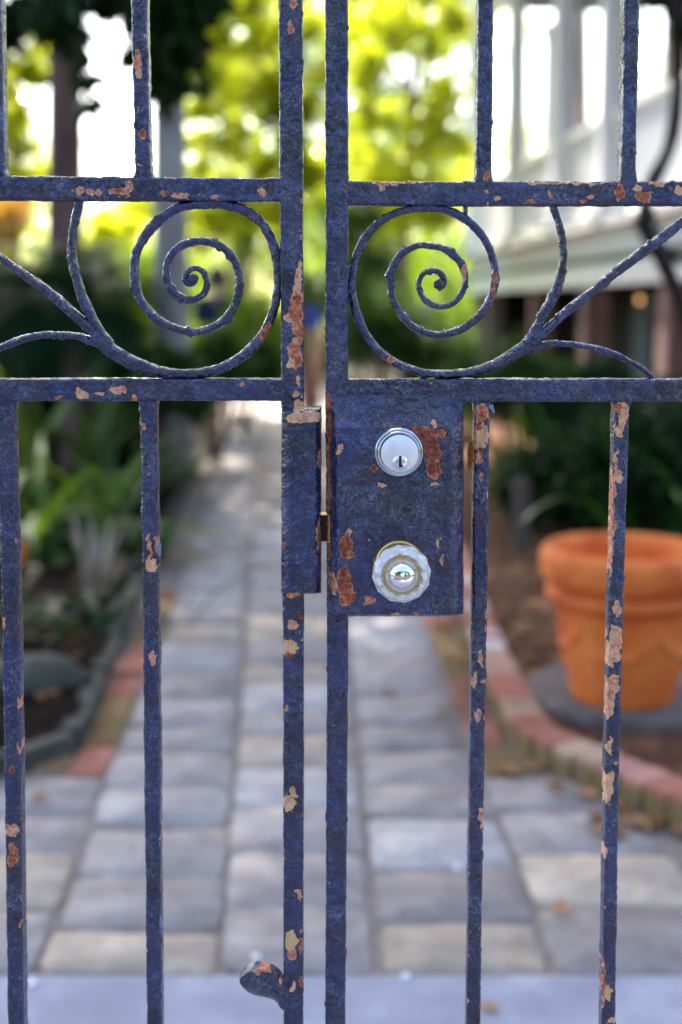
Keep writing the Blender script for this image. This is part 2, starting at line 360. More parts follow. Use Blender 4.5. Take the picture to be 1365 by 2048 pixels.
rd = sheet('road', [(-40, -12), (40, -12), (40, -1.0), (-40, -1.0)], .002 - .03 + .05, surf('asphalt', [(.3, (.03, .03, .032)), (.7, (.06, .06, .062))], 40, .9, .5, 200, .01)); tag(rd, kind='structure')  # unseen dark road added so the lower gate reflects less light
def poly_fn(pts):
    """picture polyline on the ground -> X as a function of Y"""
    P = sorted([(on(*p).y, on(*p).x) for p in pts]); ys = np.array([p[0] for p in P]); xs_ = np.array([p[1] for p in P])
    def f(y):
        if y > ys[-1]: return xs_[-1] + (y - ys[-1]) * (xs_[-1] - xs_[-2]) / (ys[-1] - ys[-2])
        return float(np.interp(y, ys, xs_))
    return f
JA = poly_fn([(66, 1950), (176, 1660), (210, 1560), (330, 1260), (410, 1000), (450, 840), (468, 770)])
JB = poly_fn([(432, 1950), (455, 1700), (478, 1430), (494, 1200), (515, 950), (532, 800), (536, 770)])
JC = poly_fn([(757, 1950), (735, 1700), (716, 1500), (690, 1250), (645, 950), (606, 800), (598, 770)])
JD = poly_fn([(1118, 1950), (985, 1620), (905, 1410), (862, 1285), (760, 1000), (668, 800), (652, 770)])
JZ = poly_fn([(-330, 1950), (-110, 1560)]); JE = poly_fn([(1490, 1950), (1250, 1560)])
YE = 20.0
Yr = on(0, 1558).y
pb_out = [(-3.2, YF - .003), (3.2, YF - .003), (3.2, Yr + .3)] + [(JD(y) + .40, y) for y in np.linspace(Yr + .3, YE, 20)] + [(JA(y) - .40, y) for y in np.linspace(YE, Yr + .3, 20)] + [(-3.2, Yr + .3)]
path = sheet('path', pb_out, -.005, M['mortar']); tag(path, kind='structure')
def stone_mesh(c4, z, hgt, rnd=.12, n=28, rough=.006):
    """worn rectangular stone: c4 corners counter-clockwise; returns verts, faces"""
    c = [Vector((p[0], p[1])) for p in c4]; cen = sum(c, Vector((0, 0))) / 4; out = []
    seed = random.random() * 100
    for i in range(n):
        a = 2 * math.pi * (i + .5) / n; ca, sa = math.cos(a), math.sin(a); k = (abs(ca) ** 14 + abs(sa) ** 14) ** (-1 / 14)
        u, v = (ca * k + 1) / 2, (sa * k + 1) / 2
        p = c[0] * (1 - u) * (1 - v) + c[1] * u * (1 - v) + c[2] * u * v + c[3] * (1 - u) * v
        d = (p - cen); p = cen + d * (1 + random.uniform(-1, .3) * rough / max(d.length, .01)); out.append(p)
    tx, ty = random.uniform(-.02, .02), random.uniform(-.02, .02)
    V = []
    for sc_, dz in ((1.0, -.03), (1.0, -.003), (.99, 0)):
        for p in out:
            q = cen + (p - cen) * sc_; V.append((q.x, q.y, z + hgt + dz + (q.x - cen.x) * tx + (q.y - cen.y) * ty))
    V.append((cen.x, cen.y, z + hgt + .001))
    Fs = [(r * n + i, r * n + (i + 1) % n, (r + 1) * n + (i + 1) % n, (r + 1) * n + i) for r in (0, 1) for i in range(n)]
    Fs += [(2 * n + i, 2 * n + (i + 1) % n, 3 * n) for i in range(n)]
    return V, Fs
def stone(name, c4, mt, parent, z=0, hgt=0, **kw):
    V, Fs = stone_mesh(c4, z, hgt, **kw); me = bpy.data.meshes.new(name); me.from_pydata(V, [], Fs)
    me.polygons.foreach_set('use_smooth', [True] * len(Fs)); me.update(); return link(name, me, mt, parent)
rowsB = [1950, 1865, 1755, 1656, 1575, 1505, 1455, 1398, 1340]
rowsC = [1950, 1818, 1708, 1614, 1535, 1470, 1420, 1368, 1330]
rowsD = [1950, 1848, 1742, 1640, 1570, 1500, 1449, 1392, 1300]
rowsA = [1950, 1822, 1712, 1632, 1558]
rowsE = [1950, 1815, 1712, 1625, 1556]
mats_ = {'g': M['stone_grey'], 'p': M['stone_pale'], 't': M['stone_tan']}
def column(fl, fr, rows, kinds, yend, far):
    ys = [on(0, r).y for r in rows]
    while yend and ys[-1] < yend: ys.append(ys[-1] + random.choice((.15, .2, .24, .30)) * (1 + .02 * len(ys)))
    g = .0045
    for i in range(len(ys) - 1):
        y0, y1 = ys[i] + g * .6, ys[i + 1] - g * .6
        k = kinds[i] if i < len(kinds) else random.choice('gggppt' if ys[i] < 5 else 'ggpppp')
        e0, e1 = random.uniform(-.004, .01), random.uniform(-.004, .01); c4 = [(fl(y0) + g + e0, y0), (fr(y0) - g - e1, y0), (fr(y1) - g - e1, y1), (fl(y1) + g + e0, y1)]
        if y0 < 9.5: stone('paving_stone', c4, mats_[k], path, 0, random.uniform(-.001, .005))
        else: far.append(stone_mesh(c4, 0, random.uniform(-.001, .005), n=8))
far = []
column(JZ, JA, rowsA, 'gtgg', None, far)
column(JA, JB, rowsB, 'tggpgggg', YE - .3, far)
column(JB, JC, rowsC, 'gggptgpt', YE - .3, far)
column(JC, JD, rowsD, 'tgpgggggp', YE - .3, far)
column(JD, JE, rowsE, 'gtgg', None, far)
fb = MB()
for V, Fs in far: fb.add(V, Fs)
tag(fb.build('far_paving_stones', M['stone_pale'], path), kind='stuff')

# flat brick margins beside the path
def brick_mesh(L, Wd, Ht):
    bm = bmesh.new(); bmesh.ops.create_cube(bm, size=1)
    for v in bm.verts: v.co.x *= L; v.co.y *= Wd; v.co.z *= Ht
    bmesh.ops.bevel(bm, geom=bm.edges[:] , offset=.006, segments=1, affect='EDGES')
    me = bpy.data.meshes.new('brick'); bm.to_mesh(me); bm.free(); return me
def place_piece(me, name, mt, parent, p, ang, tilt=(0, 0)):
    k = (me.name, mt.name)
    if k not in PM:
        m2 = me.copy(); m2.materials.clear(); m2.materials.append(mt); PM[k] = m2
    o = bpy.data.objects.new(name, PM[k]); COL.objects.link(o)
    if parent is not None: o.parent = parent; o.matrix_parent_inverse = world_of(parent).inverted()
    o.location = p; o.rotation_euler = (tilt[0], tilt[1], ang); return o
PM = {}
BR = brick_mesh(.21, .098, .06)
y = Yr + .02
while y < 5.4:
    ang = math.atan2(JA(y + .3) - JA(y), .3)
    for k in range(3):
        xx = JA(y) - .06 - k * .108
        if y < 4.2 or k < 1: place_piece(BR, 'brick', M['brick_moss'] if random.random() < .4 else M['brick'], path, (xx, y + .11 + (k % 2) * .04, -.026 + random.uniform(-.003, .003)), math.pi / 2 - ang + random.uniform(-.03, .03))
    angd = math.atan2(JD(y + .3) - JD(y), .3)
    for k in range(2 if y > 3.0 else 3):
        xx = JD(y) + .06 + k * .108
        place_piece(BR, 'brick', M['brick_moss'] if random.random() < .6 else M['brick'], path, (xx, y + .11 + (k % 2) * .04, -.026 + random.uniform(-.003, .003)), math.pi / 2 - angd + random.uniform(-.03, .03))
    y += .222

# raised beds, their soil and edgings
def curve_pts(px_pts, z, step):
    P = np.array([list(on(px, py, z))[:2] for px, py in px_pts]); C = catmull(P, .02)
    d = np.r_[0, np.cumsum(np.linalg.norm(np.diff(C, axis=0), axis=1))]; n = int(d[-1] / step)
    s = np.arange(n) * step + step / 2
    return [(float(np.interp(q, d, C[:, 0])), float(np.interp(q, d, C[:, 1])), math.atan2(np.interp(q + .02, d, C[:, 1]) - np.interp(q - .02, d, C[:, 1]), np.interp(q + .02, d, C[:, 0]) - np.interp(q - .02, d, C[:, 0]))) for q in s], C
ER = [(1620, 1700), (1480, 1625), (1365, 1575), (1240, 1525), (1150, 1490), (1075, 1450), (1035, 1395), (1000, 1330), (970, 1265), (935, 1170), (895, 1070), (840, 960)]
ptsR, CR = curve_pts(ER, .075, .080)
edging = thing('brick_edging', 'curved low edging of red and whitened bricks around the flower pot bed', 'edging', (ptsR[3][0], ptsR[3][1], 0))
def edging_brick(nm, c0, c1):
    m = surf(nm, [(.3, c0), (.7, c1)], 18, .9, .6, 90, .005, .15); nt = m.node_tree; L = nt.links; b_ = nt.nodes['Principled BSDF']; src = b_.inputs['Base Color'].links[0].from_socket
    tc = N(nt, 'ShaderNodeTexCoord').outputs['Object']; sx = N(nt, 'ShaderNodeSeparateXYZ'); L.new(tc, sx.inputs[0]); ad = N(nt, 'ShaderNodeMath', operation='MULTIPLY_ADD'); L.new(noise(nt, 22, 4, tc).outputs['Fac'], ad.inputs[0]); ad.inputs[1].default_value = .07; L.new(sx.outputs['Z'], ad.inputs[2])
    mr = N(nt, 'ShaderNodeMapRange'); mr.inputs[1].default_value = .10; mr.inputs[2].default_value = .13; L.new(ad.outputs[0], mr.inputs[0]); mx = N(nt, 'ShaderNodeMix', data_type='RGBA'); L.new(mr.outputs[0], mx.inputs[0]); mx.inputs[6].default_value = (.20, .14, .06, 1); L.new(src, mx.inputs[7]); L.new(mx.outputs[2], b_.inputs['Base Color']); return m
EB = [edging_brick('edging_brick_rose', (.40, .17, .12), (.56, .28, .21)), edging_brick('edging_brick_red', (.30, .10, .06), (.46, .18, .12)), edging_brick('edging_brick_lime', (.50, .40, .35), (.62, .54, .48)), edging_brick('edging_brick_tan', (.36, .22, .13), (.5, .33, .22))]
BE = brick_mesh(.076, .11, .20)
for i, (x, y, a) in enumerate(ptsR):
    mt = EB[random.choice((0, 0, 1, 1, 2, 3))]
    place_piece(BE, 'brick', mt, edging, (x, y, -.022 + random.uniform(-.004, .004)), a + random.uniform(-.04, .04), (random.uniform(-.03, .03), random.uniform(-.03, .03)))
EL = [(-260, 1600), (-120, 1545), (0, 1503), (95, 1478), (150, 1440), (180, 1372), (215, 1290), (262, 1180), (310, 1085), (360, 985), (405, 890), (440, 820)]
ptsL, CL_ = curve_pts(EL, .06, .21)
edgL = thing('stone_edging', 'low dark slate edging curving around the shady left bed', 'edging', (ptsL[4][0], ptsL[4][1], 0))
BS = brick_mesh(.204, .06, .18)
for i, (x, y, a) in enumerate(ptsL):
    place_piece(BS, 'edging_stone', M['kerb_stone'], edgL, (x, y, -.03 + random.uniform(-.008, .008)), a + random.uniform(-.05, .05), (random.uniform(-.05, .05), random.uniform(-.03, .03)))
def bed(name, outline, z, mt, amp=.03):
    bm = bmesh.new(); vs = [bm.verts.new((p[0], p[1], z)) for p in outline]; f = bm.faces.new(vs)
    bmesh.ops.triangulate(bm, faces=[f])
    for _ in range(3): bmesh.ops.subdivide_edges(bm, edges=[e for e in bm.edges if e.calc_length() > .12], cuts=1, use_grid_fill=False); bmesh.ops.triangulate(bm, faces=bm.faces[:])
    for v in bm.verts:
        v.co.z = z + amp * (float(fbm(np.array([v.co.x * 5, v.co.y * 5, 0.0]), 3)) - .5) * 2
    me = bpy.data.meshes.new(name); bm.normal_update(); bm.to_mesh(me); bm.free(); o = link(name, me, mt); tag(o, kind='structure'); return o
outR = [tuple(p) for p in CR[::12]]; yR = outR[-1][1]
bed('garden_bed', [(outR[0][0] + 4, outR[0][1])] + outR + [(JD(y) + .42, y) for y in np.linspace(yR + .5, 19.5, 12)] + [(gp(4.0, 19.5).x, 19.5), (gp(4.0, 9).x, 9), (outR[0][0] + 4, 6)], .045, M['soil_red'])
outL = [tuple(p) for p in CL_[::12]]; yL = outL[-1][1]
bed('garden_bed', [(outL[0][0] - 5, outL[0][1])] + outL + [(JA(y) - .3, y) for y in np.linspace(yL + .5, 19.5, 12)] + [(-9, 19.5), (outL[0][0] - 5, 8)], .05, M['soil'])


# ------------------------------------------------------------------ house with a columned porch on the right
HL = 4.0                                     # distance of the porch front from the line of sight
def d_at(px, L):                             # garden depth at which a line parallel to the path at offset L is seen at px
    k = (px - CX) / F
    return (RV.x * L - k * RV.y * L) / (k * DV.y - DV.x)
house = thing('house', 'white raised house with tall round porch columns above brick piers', 'house', tuple(gp(HL, 14)))
colD = [9.3, d_at(1402, HL), d_at(1216, HL), d_at(1119, HL), d_at(1027, HL), d_at(948, HL)]
D0, D1 = 8.6, colD[-1] + .35
ZF = H + .98                                 # porch floor
ZC = ZF + 4.35                               # porch ceiling
b = MB(); b.gbox(HL - .16, HL + 2.9, D0, D1, ZF - .09, ZF); b.build('porch_floor', M['fascia'], house)
b = MB(); b.gbox(HL - .02, HL + .1, D0, D1, ZF - .42, ZF - .093); b.build('fascia', M['fascia'], house)
b = MB(); b.gbox(HL - .07, HL - .022, D0, D1, ZF - .47, ZF - .40); b.build('moulding', M['shutter'], house)
b = MB(); b.gbox(HL - .05, HL + .12, D0, D1, ZF - .73, ZF - .475); b.build('beam', M['white'], house)
b = MB(); b.gbox(HL - .2, HL + 2.9, D0, D1 + .1, ZC, ZC + .08); b.build('porch_ceiling', M['ceil'], house)
b = MB(); b.gbox(HL - .3, HL + .25, D0, D1 + .1, ZC - .35, ZC - .003); b.build('beam', M['white'], house)
b = MB(); b.gbox(HL - .5, HL + 7, D0 - .2, D1 + .3, ZC + .083, ZC + .35); b.build('roof', M['roof'], house)
b = MB(); b.gbox(HL + 2.75, HL + 7, D0, D1 - 2.2, -.03, ZC - .003); b.build('wall', M['house_wall'], house)
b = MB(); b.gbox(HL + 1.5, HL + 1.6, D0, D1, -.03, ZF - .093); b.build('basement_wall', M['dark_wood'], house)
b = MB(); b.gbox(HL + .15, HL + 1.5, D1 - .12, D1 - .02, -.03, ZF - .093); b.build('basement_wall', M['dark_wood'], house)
for d in (d_at(1012, HL + 1.5), d_at(1290, HL + 1.5)):
    b = MB(); b.gbox(HL + 1.44, HL + 1.497, d - .45, d + .45, .02, 1.45); dr = b.build('basement_door', M['door_blue'], house)
    for z in (.4, 1.05):
        b = MB(); b.gbox(HL + 1.42, HL + 1.438, d - .33, d + .33, z - .24, z + .24); b.build('panel', M['door_blue'], dr)
for d in (11, 14, 17):
    b = MB(); b.gbox(HL + 2.70, HL + 2.747, d - .55, d + .55, ZF + .1, ZF + 2.7); w = b.build('window', M['shutter'], house)
    for q in (-.28, .28):
        b = MB(); b.gbox(HL + 2.67, HL + 2.697, d + q - .25, d + q + .25, ZF + .2, ZF + 2.6); b.build('shutter', M['shutter'], w)
def col_mesh(d, L=HL):
    b = MB(); r = .155
    prof = [(r * 1.5, 0), (r * 1.5, .09), (r * 1.28, .10), (r * 1.34, .15), (r * 1.28, .20), (r * 1.04, .23), (r * 1.02, 1.2), (r * .97, 2.4), (r * .86, 3.72), (r * .98, 3.74), (r * .98, 3.78), (r * .88, 3.8), (r * 1.25, 3.92), (r * 1.35, 3.998)]
    b.lathe(gp(L, d, ZF + .001), prof, 28); return b
for d in colD: col_mesh(d).build('column', M['white'], house)
for L in (HL + 1.35, HL + 2.6): col_mesh(D1 - .35, L).build('column', M['white'], house)
# balustrade between the columns: one rail pair and its balusters per bay
def rails(p0, p1, X, Y, L):
    t = MB(); c = (p0 + p1) / 2
    t.box(c + Vector((0, 0, 1.13)), L, .11, .055, X, Y); t.box(c + Vector((0, 0, 1.075)), L, .06, .055, X, Y); t.box(c + Vector((0, 0, .12)), L, .06, .07, X, Y)
    r = t.build('railing', M['white'], house)
    n = int(L / .13); me = None
    for k in range(n):
        p = p0 + (p1 - p0) * ((k + .5) / n)
        if me is None:
            q = MB(); q.box((0, 0, .60), .04, .04, .89, X, Y); o = q.build('baluster', M['white'], r); me = o.data; o.location = p
        else:
            o = bpy.data.objects.new('baluster', me); COL.objects.link(o); o.parent = r; o.matrix_parent_inverse = world_of(r).inverted(); o.location = p
for a, c in zip(colD[:-1], colD[1:]):
    rails(gp(HL, a + .16, ZF), gp(HL, c - .16, ZF), DV, RV, c - a - .32)
rails(gp(HL + .2, D1 - .35, ZF), gp(HL + 1.15, D1 - .35, ZF), RV, DV, .95)
rails(gp(HL + 1.5, D1 - .35, ZF), gp(HL + 2.4, D1 - .35, ZF), RV, DV, .9)
# brick piers under the columns, brick by brick where they are near enough
BP = brick_mesh(.205, .098, .066); BH = brick_mesh(.098, .098, .066)
for i, d in enumerate([d_at(1345, HL + .12), d_at(1182, HL + .12), d_at(1078, HL + .12), d_at(985, HL + .12), D1 - .4]):
    b = MB(); b.gbox(HL + .02, HL + .30, d - .14, d + .14, -.03, ZF - .735); pier = b.build('brick_pier', M['mortar'], house)
    n = int((ZF - .735) / .075)
    for j in range(n):
        z = j * .075 + .038
        if i > 2 : continue
        for q, L in enumerate((HL + .055, HL + .262) if False else (HL + .05,)):
            sft = .0525 if j % 2 else -.0525
            place_piece(BP, 'brick', M['brick_pier'], pier, gp(L, d + (.055 if j % 2 else -.055), z), GA * -1 + math.pi / 2)
            place_piece(BH, 'brick', M['brick_pier'], pier, gp(L, d + (-.105 if j % 2 else .105), z), GA * -1 + math.pi / 2)
        place_piece(BP, 'brick', M['brick_pier'], pier, gp(HL + .205, d - .102, z), GA * -1)
lamp_m = plain('warm_bulb', (1, .6, .25), .4); lb = lamp_m.node_tree.nodes['Principled BSDF']; lb.inputs['Emission Color'].default_value = (1, .5, .18, 1); lb.inputs['Emission Strength'].default_value = .35
for px, lab in ((1277, 'small warm lit lantern hanging in the dark basement, nearer the left pier'), (1321, 'small warm lit lantern hanging in the dark basement, nearer the right edge')):
    p = gp(HL + 1.0, d_at(px, HL + 1.0)); p.z = H + .1
    t = thing('lantern', lab, 'lantern', tuple(p), 'lanterns under the porch')
    b = MB(); b.lathe(p, [(.0, -.05), (.03, -.04), (.034, 0), (.03, .035), (0, .05)], 12); b.build('bulb', lamp_m, t)
    b = MB(); b.lathe(p, [(.05, .051), (.012, .09), (.006, .10), (.006, ZF - .095 - p.z)], 10); b.build('hood', M['dark_wood'], t)

# ------------------------------------------------------------------ vegetation
DENS = 1.0
def leaf_mesh(name, P, size, mt, parent, droop=.2, aspect=.42, upbias=.35, tint=None, kind=None):
    """one small folded leaf at each point of P"""
    n = len(P); P = np.asarray(P, float)
    d = RNG.normal(size=(n, 3)); d[:, 2] -= droop; d /= np.linalg.norm(d, axis=1)[:, None]
    up = RNG.normal(size=(n, 3)); up[:, 2] += upbias * 2; s = np.cross(d, up); s /= np.linalg.norm(s, axis=1)[:, None] + 1e-9
    u = np.cross(s, d); l = (size * RNG.uniform(.65, 1.35, n))[:, None]
    V = np.stack([P, P + d * l * .5 + s * l * aspect * .5 + u * l * .06, P + d * l, P + d * l * .5 - s * l * aspect * .5 + u * l * .06], 1).reshape(-1, 3)
    i = np.arange(n)[:, None] * 4
    Fs = np.concatenate([i + [0, 1, 2], i + [0, 2, 3]], 1).reshape(-1, 3)
    if tint is None: tint = RNG.uniform(0, 1, n)
    o = mesh_np(name, V, Fs, mt, parent, False, {'tint': np.repeat(tint, 4)})
    if kind: tag(o, kind=kind)
    return o
def blob_points(c, r, n, clump=15, shell=.4, spread=.19):
    c = np.asarray(c, float); r = np.asarray(r, float) * np.ones(3); k = max(3, n // clump)
    d = RNG.normal(size=(k, 3)); d /= np.linalg.norm(d, axis=1)[:, None]
    q = c + d * r * (RNG.uniform(shell ** 3, 1, k) ** (1 / 3))[:, None]
    w = RNG.integers(0, k, n)
    return q[w] + RNG.normal(size=(n, 3)) * r * spread
def crown(blobs, dens=1.0):
    dens *= DENS
    return np.vstack([blob_points(c, r, int(n * dens)) for c, r, n in blobs])
def B(px, py, rpx, D, n, squash=1.0):
    """foliage mass seen at (px, py) with radius rpx pixels, standing at depth D"""
    r = rpx * D / F
    return (at(px, py, D), np.array([r, r, r * squash]), n)
def tree(name, label, cat, base, top, r0, blobs, leaf, lsize, bark, group=None, limbs=6, bend=.15, aspect=.5, droop=.2, taper=.5):
    base = Vector(base); top = Vector(top); t = thing(name, label, cat, tuple(base), group)
    b = MB(); n = 9; pts = []; rad = []
    for i in range(n):
        f = i / (n - 1); w = bend * math.sin(f * 3.1) ; pts.append(base.lerp(top, f) + Vector((w * math.sin(base.x * 5), w * math.cos(base.y * 3), 0)) + Vector((0, 0, -.08 if i == 0 else 0)))
        rad.append(r0 * (1.35 if i == 0 else 1) * (1 - taper * f))
    b.tube(pts, rad, 14)
    ob = b.build('trunk', bark, t)
    lb = MB(); cs = [Vector(x[0]) for x in blobs]
    for c in random.sample(cs, min(limbs, len(cs))):
        f = random.uniform(.55, .95); p0 = base.lerp(top, f); mid = p0.lerp(c, .5) + Vector((random.uniform(-.2, .2), random.uniform(-.2, .2), .25))
        lb.tube([p0, mid, c], [r0 * .35, r0 * .22, r0 * .08], 7)
    if lb.v: lb.build('limb', bark, t)
    leaf_mesh('crown', crown(blobs), lsize, leaf, t, aspect=aspect, droop=droop)
    return t
def region(x0, x1, y0, y1, D, dd, k, n, r0=22, r1=46):
    return [B(random.uniform(x0, x1), random.uniform(y0, y1), random.uniform(r0, r1), D + random.uniform(-dd, dd), int(n * random.uniform(.6, 1.3))) for _ in range(k)]
def gxy(px, py, D): v = at(px, py, D); return Vector(v)
def foot(px, D, z=.03): v = at(px, 900, D); return Vector((v[0], v[1], z))

# big evergreen on the left, with unseen crown masses added overhead to block the sun
D = 7.0
ov = []
for L, d, z, r, n in ((-2.2, 7.2, 6.6, 1.9, 5200), (-.6, 8.4, 6.2, 1.6, 4200), (-3.6, 9.4, 6.6, 2.0, 4200), (-1.6, 10.6, 7.6, 2.0, 4200), (.9, 9.4, 6.6, 1.5, 3200), (-4.6, 7.0, 5.6, 1.7, 3000), (2.3, 8.4, 6.4, 1.4, 2600), (-2.9, 5.2, 5.6, 1.4, 2200), (.6, 6.9, 6.0, 1.3, 2600), (2.2, 6.6, 6.3, 1.2, 2000), (2.4, 10.4, 6.6, 1.5, 3600), (-.6, 6.0, 5.8, 1.5, 3000), (.2, 11.6, 6.8, 1.8, 3600), (-2.4, 8.8, 6.3, 1.7, 3000), (-3.2, 6.4, 7.2, 1.5, 2600), (1.6, 8.2, 6.0, 1.5, 2600), (-1.6, 14.6, 7.4, 1.7, 2600), (.9, 14.8, 7.5, 1.6, 2800), (-2.6, 12.6, 7.4, 1.9, 2600), (.3, 13.4, 7.2, 1.6, 2200), (-1.2, 17.4, 8.6, 1.6, 1800), (1.6, 12.0, 7.4, 1.5, 2200)):
    ov.append((np.array(gp(L, d, z)), np.array([r, r, r * .55]), int(n * 1.45)))
ov += region(255, 410, -60, 120, 6.4, .3, 12, 130, 25, 45) + region(300, 380, 110, 190, 6.3, .2, 4, 45, 14, 26) + region(-80, 90, -40, 60, 6.5, .3, 7, 70, 20, 36) + [B(130, 60, 30, 6.2, 60), B(120, 10, 50, 6.2, 160), B(225, -25, 40, 6.2, 100), B(172, 130, 18, 6.0, 22), B(178, 190, 14, 6.1, 12), B(-20, 120, 30, 6.4, 30)]
tree('evergreen_tree', 'big dark evergreen with thick purplish trunk at the left of the garden', 'tree', foot(126, 10.2), gxy(120, -560, 10.0), .165, ov, LF['evergreen'], .13, M['bark_dark'], limbs=10, bend=.03, aspect=.5, droop=.5, taper=.35)
DENS = 1.6
# pale trunk
D = 9.5
tree('pale_trunked_tree', 'slim tree with a pale grey trunk behind the left scroll', 'tree', foot(348, D), gxy(338, -250, D + .3), .14, [B(330, -140, 150, D, 900), B(420, -190, 120, D + .4, 700)], LF['mid'], .10, M['bark_pale'], limbs=2, bend=.04, taper=.2)
# sunlit trees further back
D = 15.5
tree('yellow_leaved_tree', 'sunlit yellow-green tree with a dark trunk between the two gate stiles', 'tree', foot(622, D), gxy(600, 60, D + .3), .10,
     region(390, 660, -90, 470, D, 1.6, 60, 200), LF['yellow'], .11, M['bark_dark'], limbs=7)
D = 19
tree('yellow_leaved_tree', 'brightest sunlit tree, just left of the white porch columns', 'tree', foot(820, D), gxy(830, 100, D + .3), .12,
     region(700, 925, -70, 480, D, 2.0, 66, 200), LF['yellow'], .11, M['bark_dark'], limbs=7)
D = 16.5
tree('lime_tree', 'bright lime-green tree at the far left behind the dark trunk', 'tree', foot(20, D), gxy(30, 120, D), .10,
     region(-120, 95, 20, 430, D, 1.2, 62, 150) + region(190, 300, 400, 520, D, 1, 8, 160), LF['yellow'], .11, M['bark_dark'], limbs=4)
D = 13
tree('orange_leaved_tree', 'small tree with glowing orange and gold leaves at the left edge', 'tree', foot(-30, D), gxy(0, 470, D), .05, [B(10, 440, 50, D, 420), B(-50, 470, 70, D + .3, 500), B(40, 410, 35, D + .2, 160)], LF['orange'], .075, M['bark_dark'], limbs=2)
D = 22
tree('lime_tree', 'hazy lime-green tree at the end of the path', 'tree', foot(500, D), gxy(520, 300, D), .12, [B(440, 420, 80, D, 900), B(530, 480, 80, D, 1000), B(620, 420, 80, D + 1, 1000), B(690, 320, 90, D + 1, 1000), B(640, 170, 80, D + 1, 800), B(240, 450, 50, D + .5, 420), B(700, 480, 60, D, 600), B(660, 60, 90, D + 2, 700)], LF['lime'], .10, M['bark_dark'], limbs=5)
D = 25
tree('green_tree', 'mid-green tree behind the yellow foliage left of the stiles', 'tree', foot(450, D), gxy(470, 200, D), .13, region(360, 670, -110, 440, D, 1.6, 75, 120, 26, 50), LF['lime'], .12, M['bark_dark'], limbs=5)
tree('green_tree', 'mid-green tree behind the brightest foliage right of the stiles', 'tree', foot(790, D + 1), gxy(790, 200, D + 1), .13, region(650, 935, -110, 460, D + 1, 1.6, 75, 120, 26, 50), LF['lime'], .12, M['bark_dark'], limbs=5)
D = 30
tree('olive_tree', 'brownish olive tree seen through the porch near the right edge', 'tree', foot(1330, D), gxy(1330, 260, D), .14, [B(1330, 190, 90, D, 900), B(1260, 260, 70, D, 600), B(1400, 200, 90, D, 600), B(1180, 330, 60, D, 400)], LF['olive'], .13, M['bark_dark'], limbs=3)
D = 27
tree('yellow_leaved_tree', 'sunny tree glimpsed between the two far porch columns', 'tree', foot(1075, D), gxy(1080, 330, D), .10, [B(1045, 270, 50, D, 300), B(1065, 330, 40, D, 260), B(1060, 70, 22, D, 60), B(1150, 300, 55, D, 300), B(985, 60, 60, D, 400)], LF['yellow'], .10, M['bark_dark'], limbs=2)
D = 24
tree('dark_trunked_tree', 'dark thick trunk standing behind the porch between two columns', 'tree', foot(1166, D), gxy(1166, -150, D), .17, [B(1160, -170, 140, D, 600)], LF['mid'], .12, M['bark_dark'], limbs=1, bend=.02)

DENS = 2.2
# far-off belt of trees that closes the view
P = []
for k in range(110):
    a = RNG.uniform(-.75, .75); R_ = RNG.uniform(34, 46); xx = R_ * math.sin(a); px = CX + F * math.tan(a)
    hgt = RNG.uniform(2.6, 4.0) if 90 < px < 335 else (RNG.uniform(2.5, 4) if 930 < px < 1400 else RNG.uniform(4.5, 7))
    P.append(blob_points((xx, R_ * math.cos(a), hgt * .5), (2.6, 2.0, hgt * .55), int(220 + 90 * hgt)))
wood = leaf_mesh('distant_woodland', np.vstack(P), 0.32, LF['lime'], None, kind='stuff')
wood['label'] = 'far belt of green trees beyond the garden'

# unseen trees added behind the camera to darken the low sky the gate mirrors
P = [blob_points((RNG.uniform(-16, 16), RNG.uniform(-13, -11), RNG.uniform(.5, 7.5)), (1.8, 1.2, 1.3), 420) for k in range(90)]
wood = leaf_mesh('street_trees', np.vstack(P), .38, LF['mid'], None, kind='stuff'); wood['label'] = 'mass of green trees across the street'

# shrubs along the path
def shrub(label, blobs, leaf, ls, base, name='shrub', cat='shrub', group='shrubs beside the path', aspect=.42):
    t = thing(name, label, cat, tuple(base), group); b = MB()
    for c, r, n in blobs[:3]:
        q = Vector(c); b.tube([Vector(base) + Vector((random.uniform(-.05, .05), random.uniform(-.05, .05), -.04)), Vector(base).lerp(q, .6) + Vector((.03, 0, .05)), q], [.025, .018, .008], 6)
    b.build('stem', M['bark_dark'], t); leaf_mesh('foliage', crown(blobs), ls, leaf, t, aspect=aspect); return t
def sh(label, px, py, rpx, D, n, leaf, ls, extra=(), **kw):
    bl = [B(px, py, rpx, D, n)] + [B(px + dx, py + dy, rr, D + dd, nn) for dx, dy, rr, dd, nn in extra]
    return shrub(label, bl, leaf, ls, foot(px, D, .05), **kw)
sh('rounded light green shrub inside the left scroll circle', 500, 640, 55, 12, 900, LF['lime'], .06, ((60, 40, 45, .3, 500), (-70, 60, 50, -.4, 600)))
sh('low dark green shrub at the left path edge', 430, 720, 60, 10, 1100, LF['mid'], .07, ((90, 10, 50, .5, 700), (-60, 40, 55, -.3, 700)))
sh('dark glossy bush below the left tendrils', 330, 760, 60, 8.5, 900, LF['mid'], .07, ((-60, 10, 60, .3, 800), (60, 40, 40, .2, 300)))
sh('low green bush where the path ends between the stiles', 625, 722, 30, 21, 500, LF['mid'], .08, ((40, -10, 35, .4, 500), (-50, -30, 45, .6, 600)))
sh('dense dark green shrub behind the right scroll', 760, 660, 80, 12, 1500, LF['mid'], .07, ((70, 10, 70, .4, 1200), (-10, -110, 60, 1, 800), (120, 40, 60, -.2, 800)))
sh('bright yellow-green shrub inside the right scroll', 850, 640, 45, 13, 600, LF['lime'], .06, ((-40, 30, 45, .2, 500),))
sh('tall dark shrub just right of the right stile', 700, 560, 55, 15, 800, LF['mid'], .08, ((10, -110, 50, .3, 700), (10, 110, 50, .3, 700), (-60, 20, 40, .3, 300)))
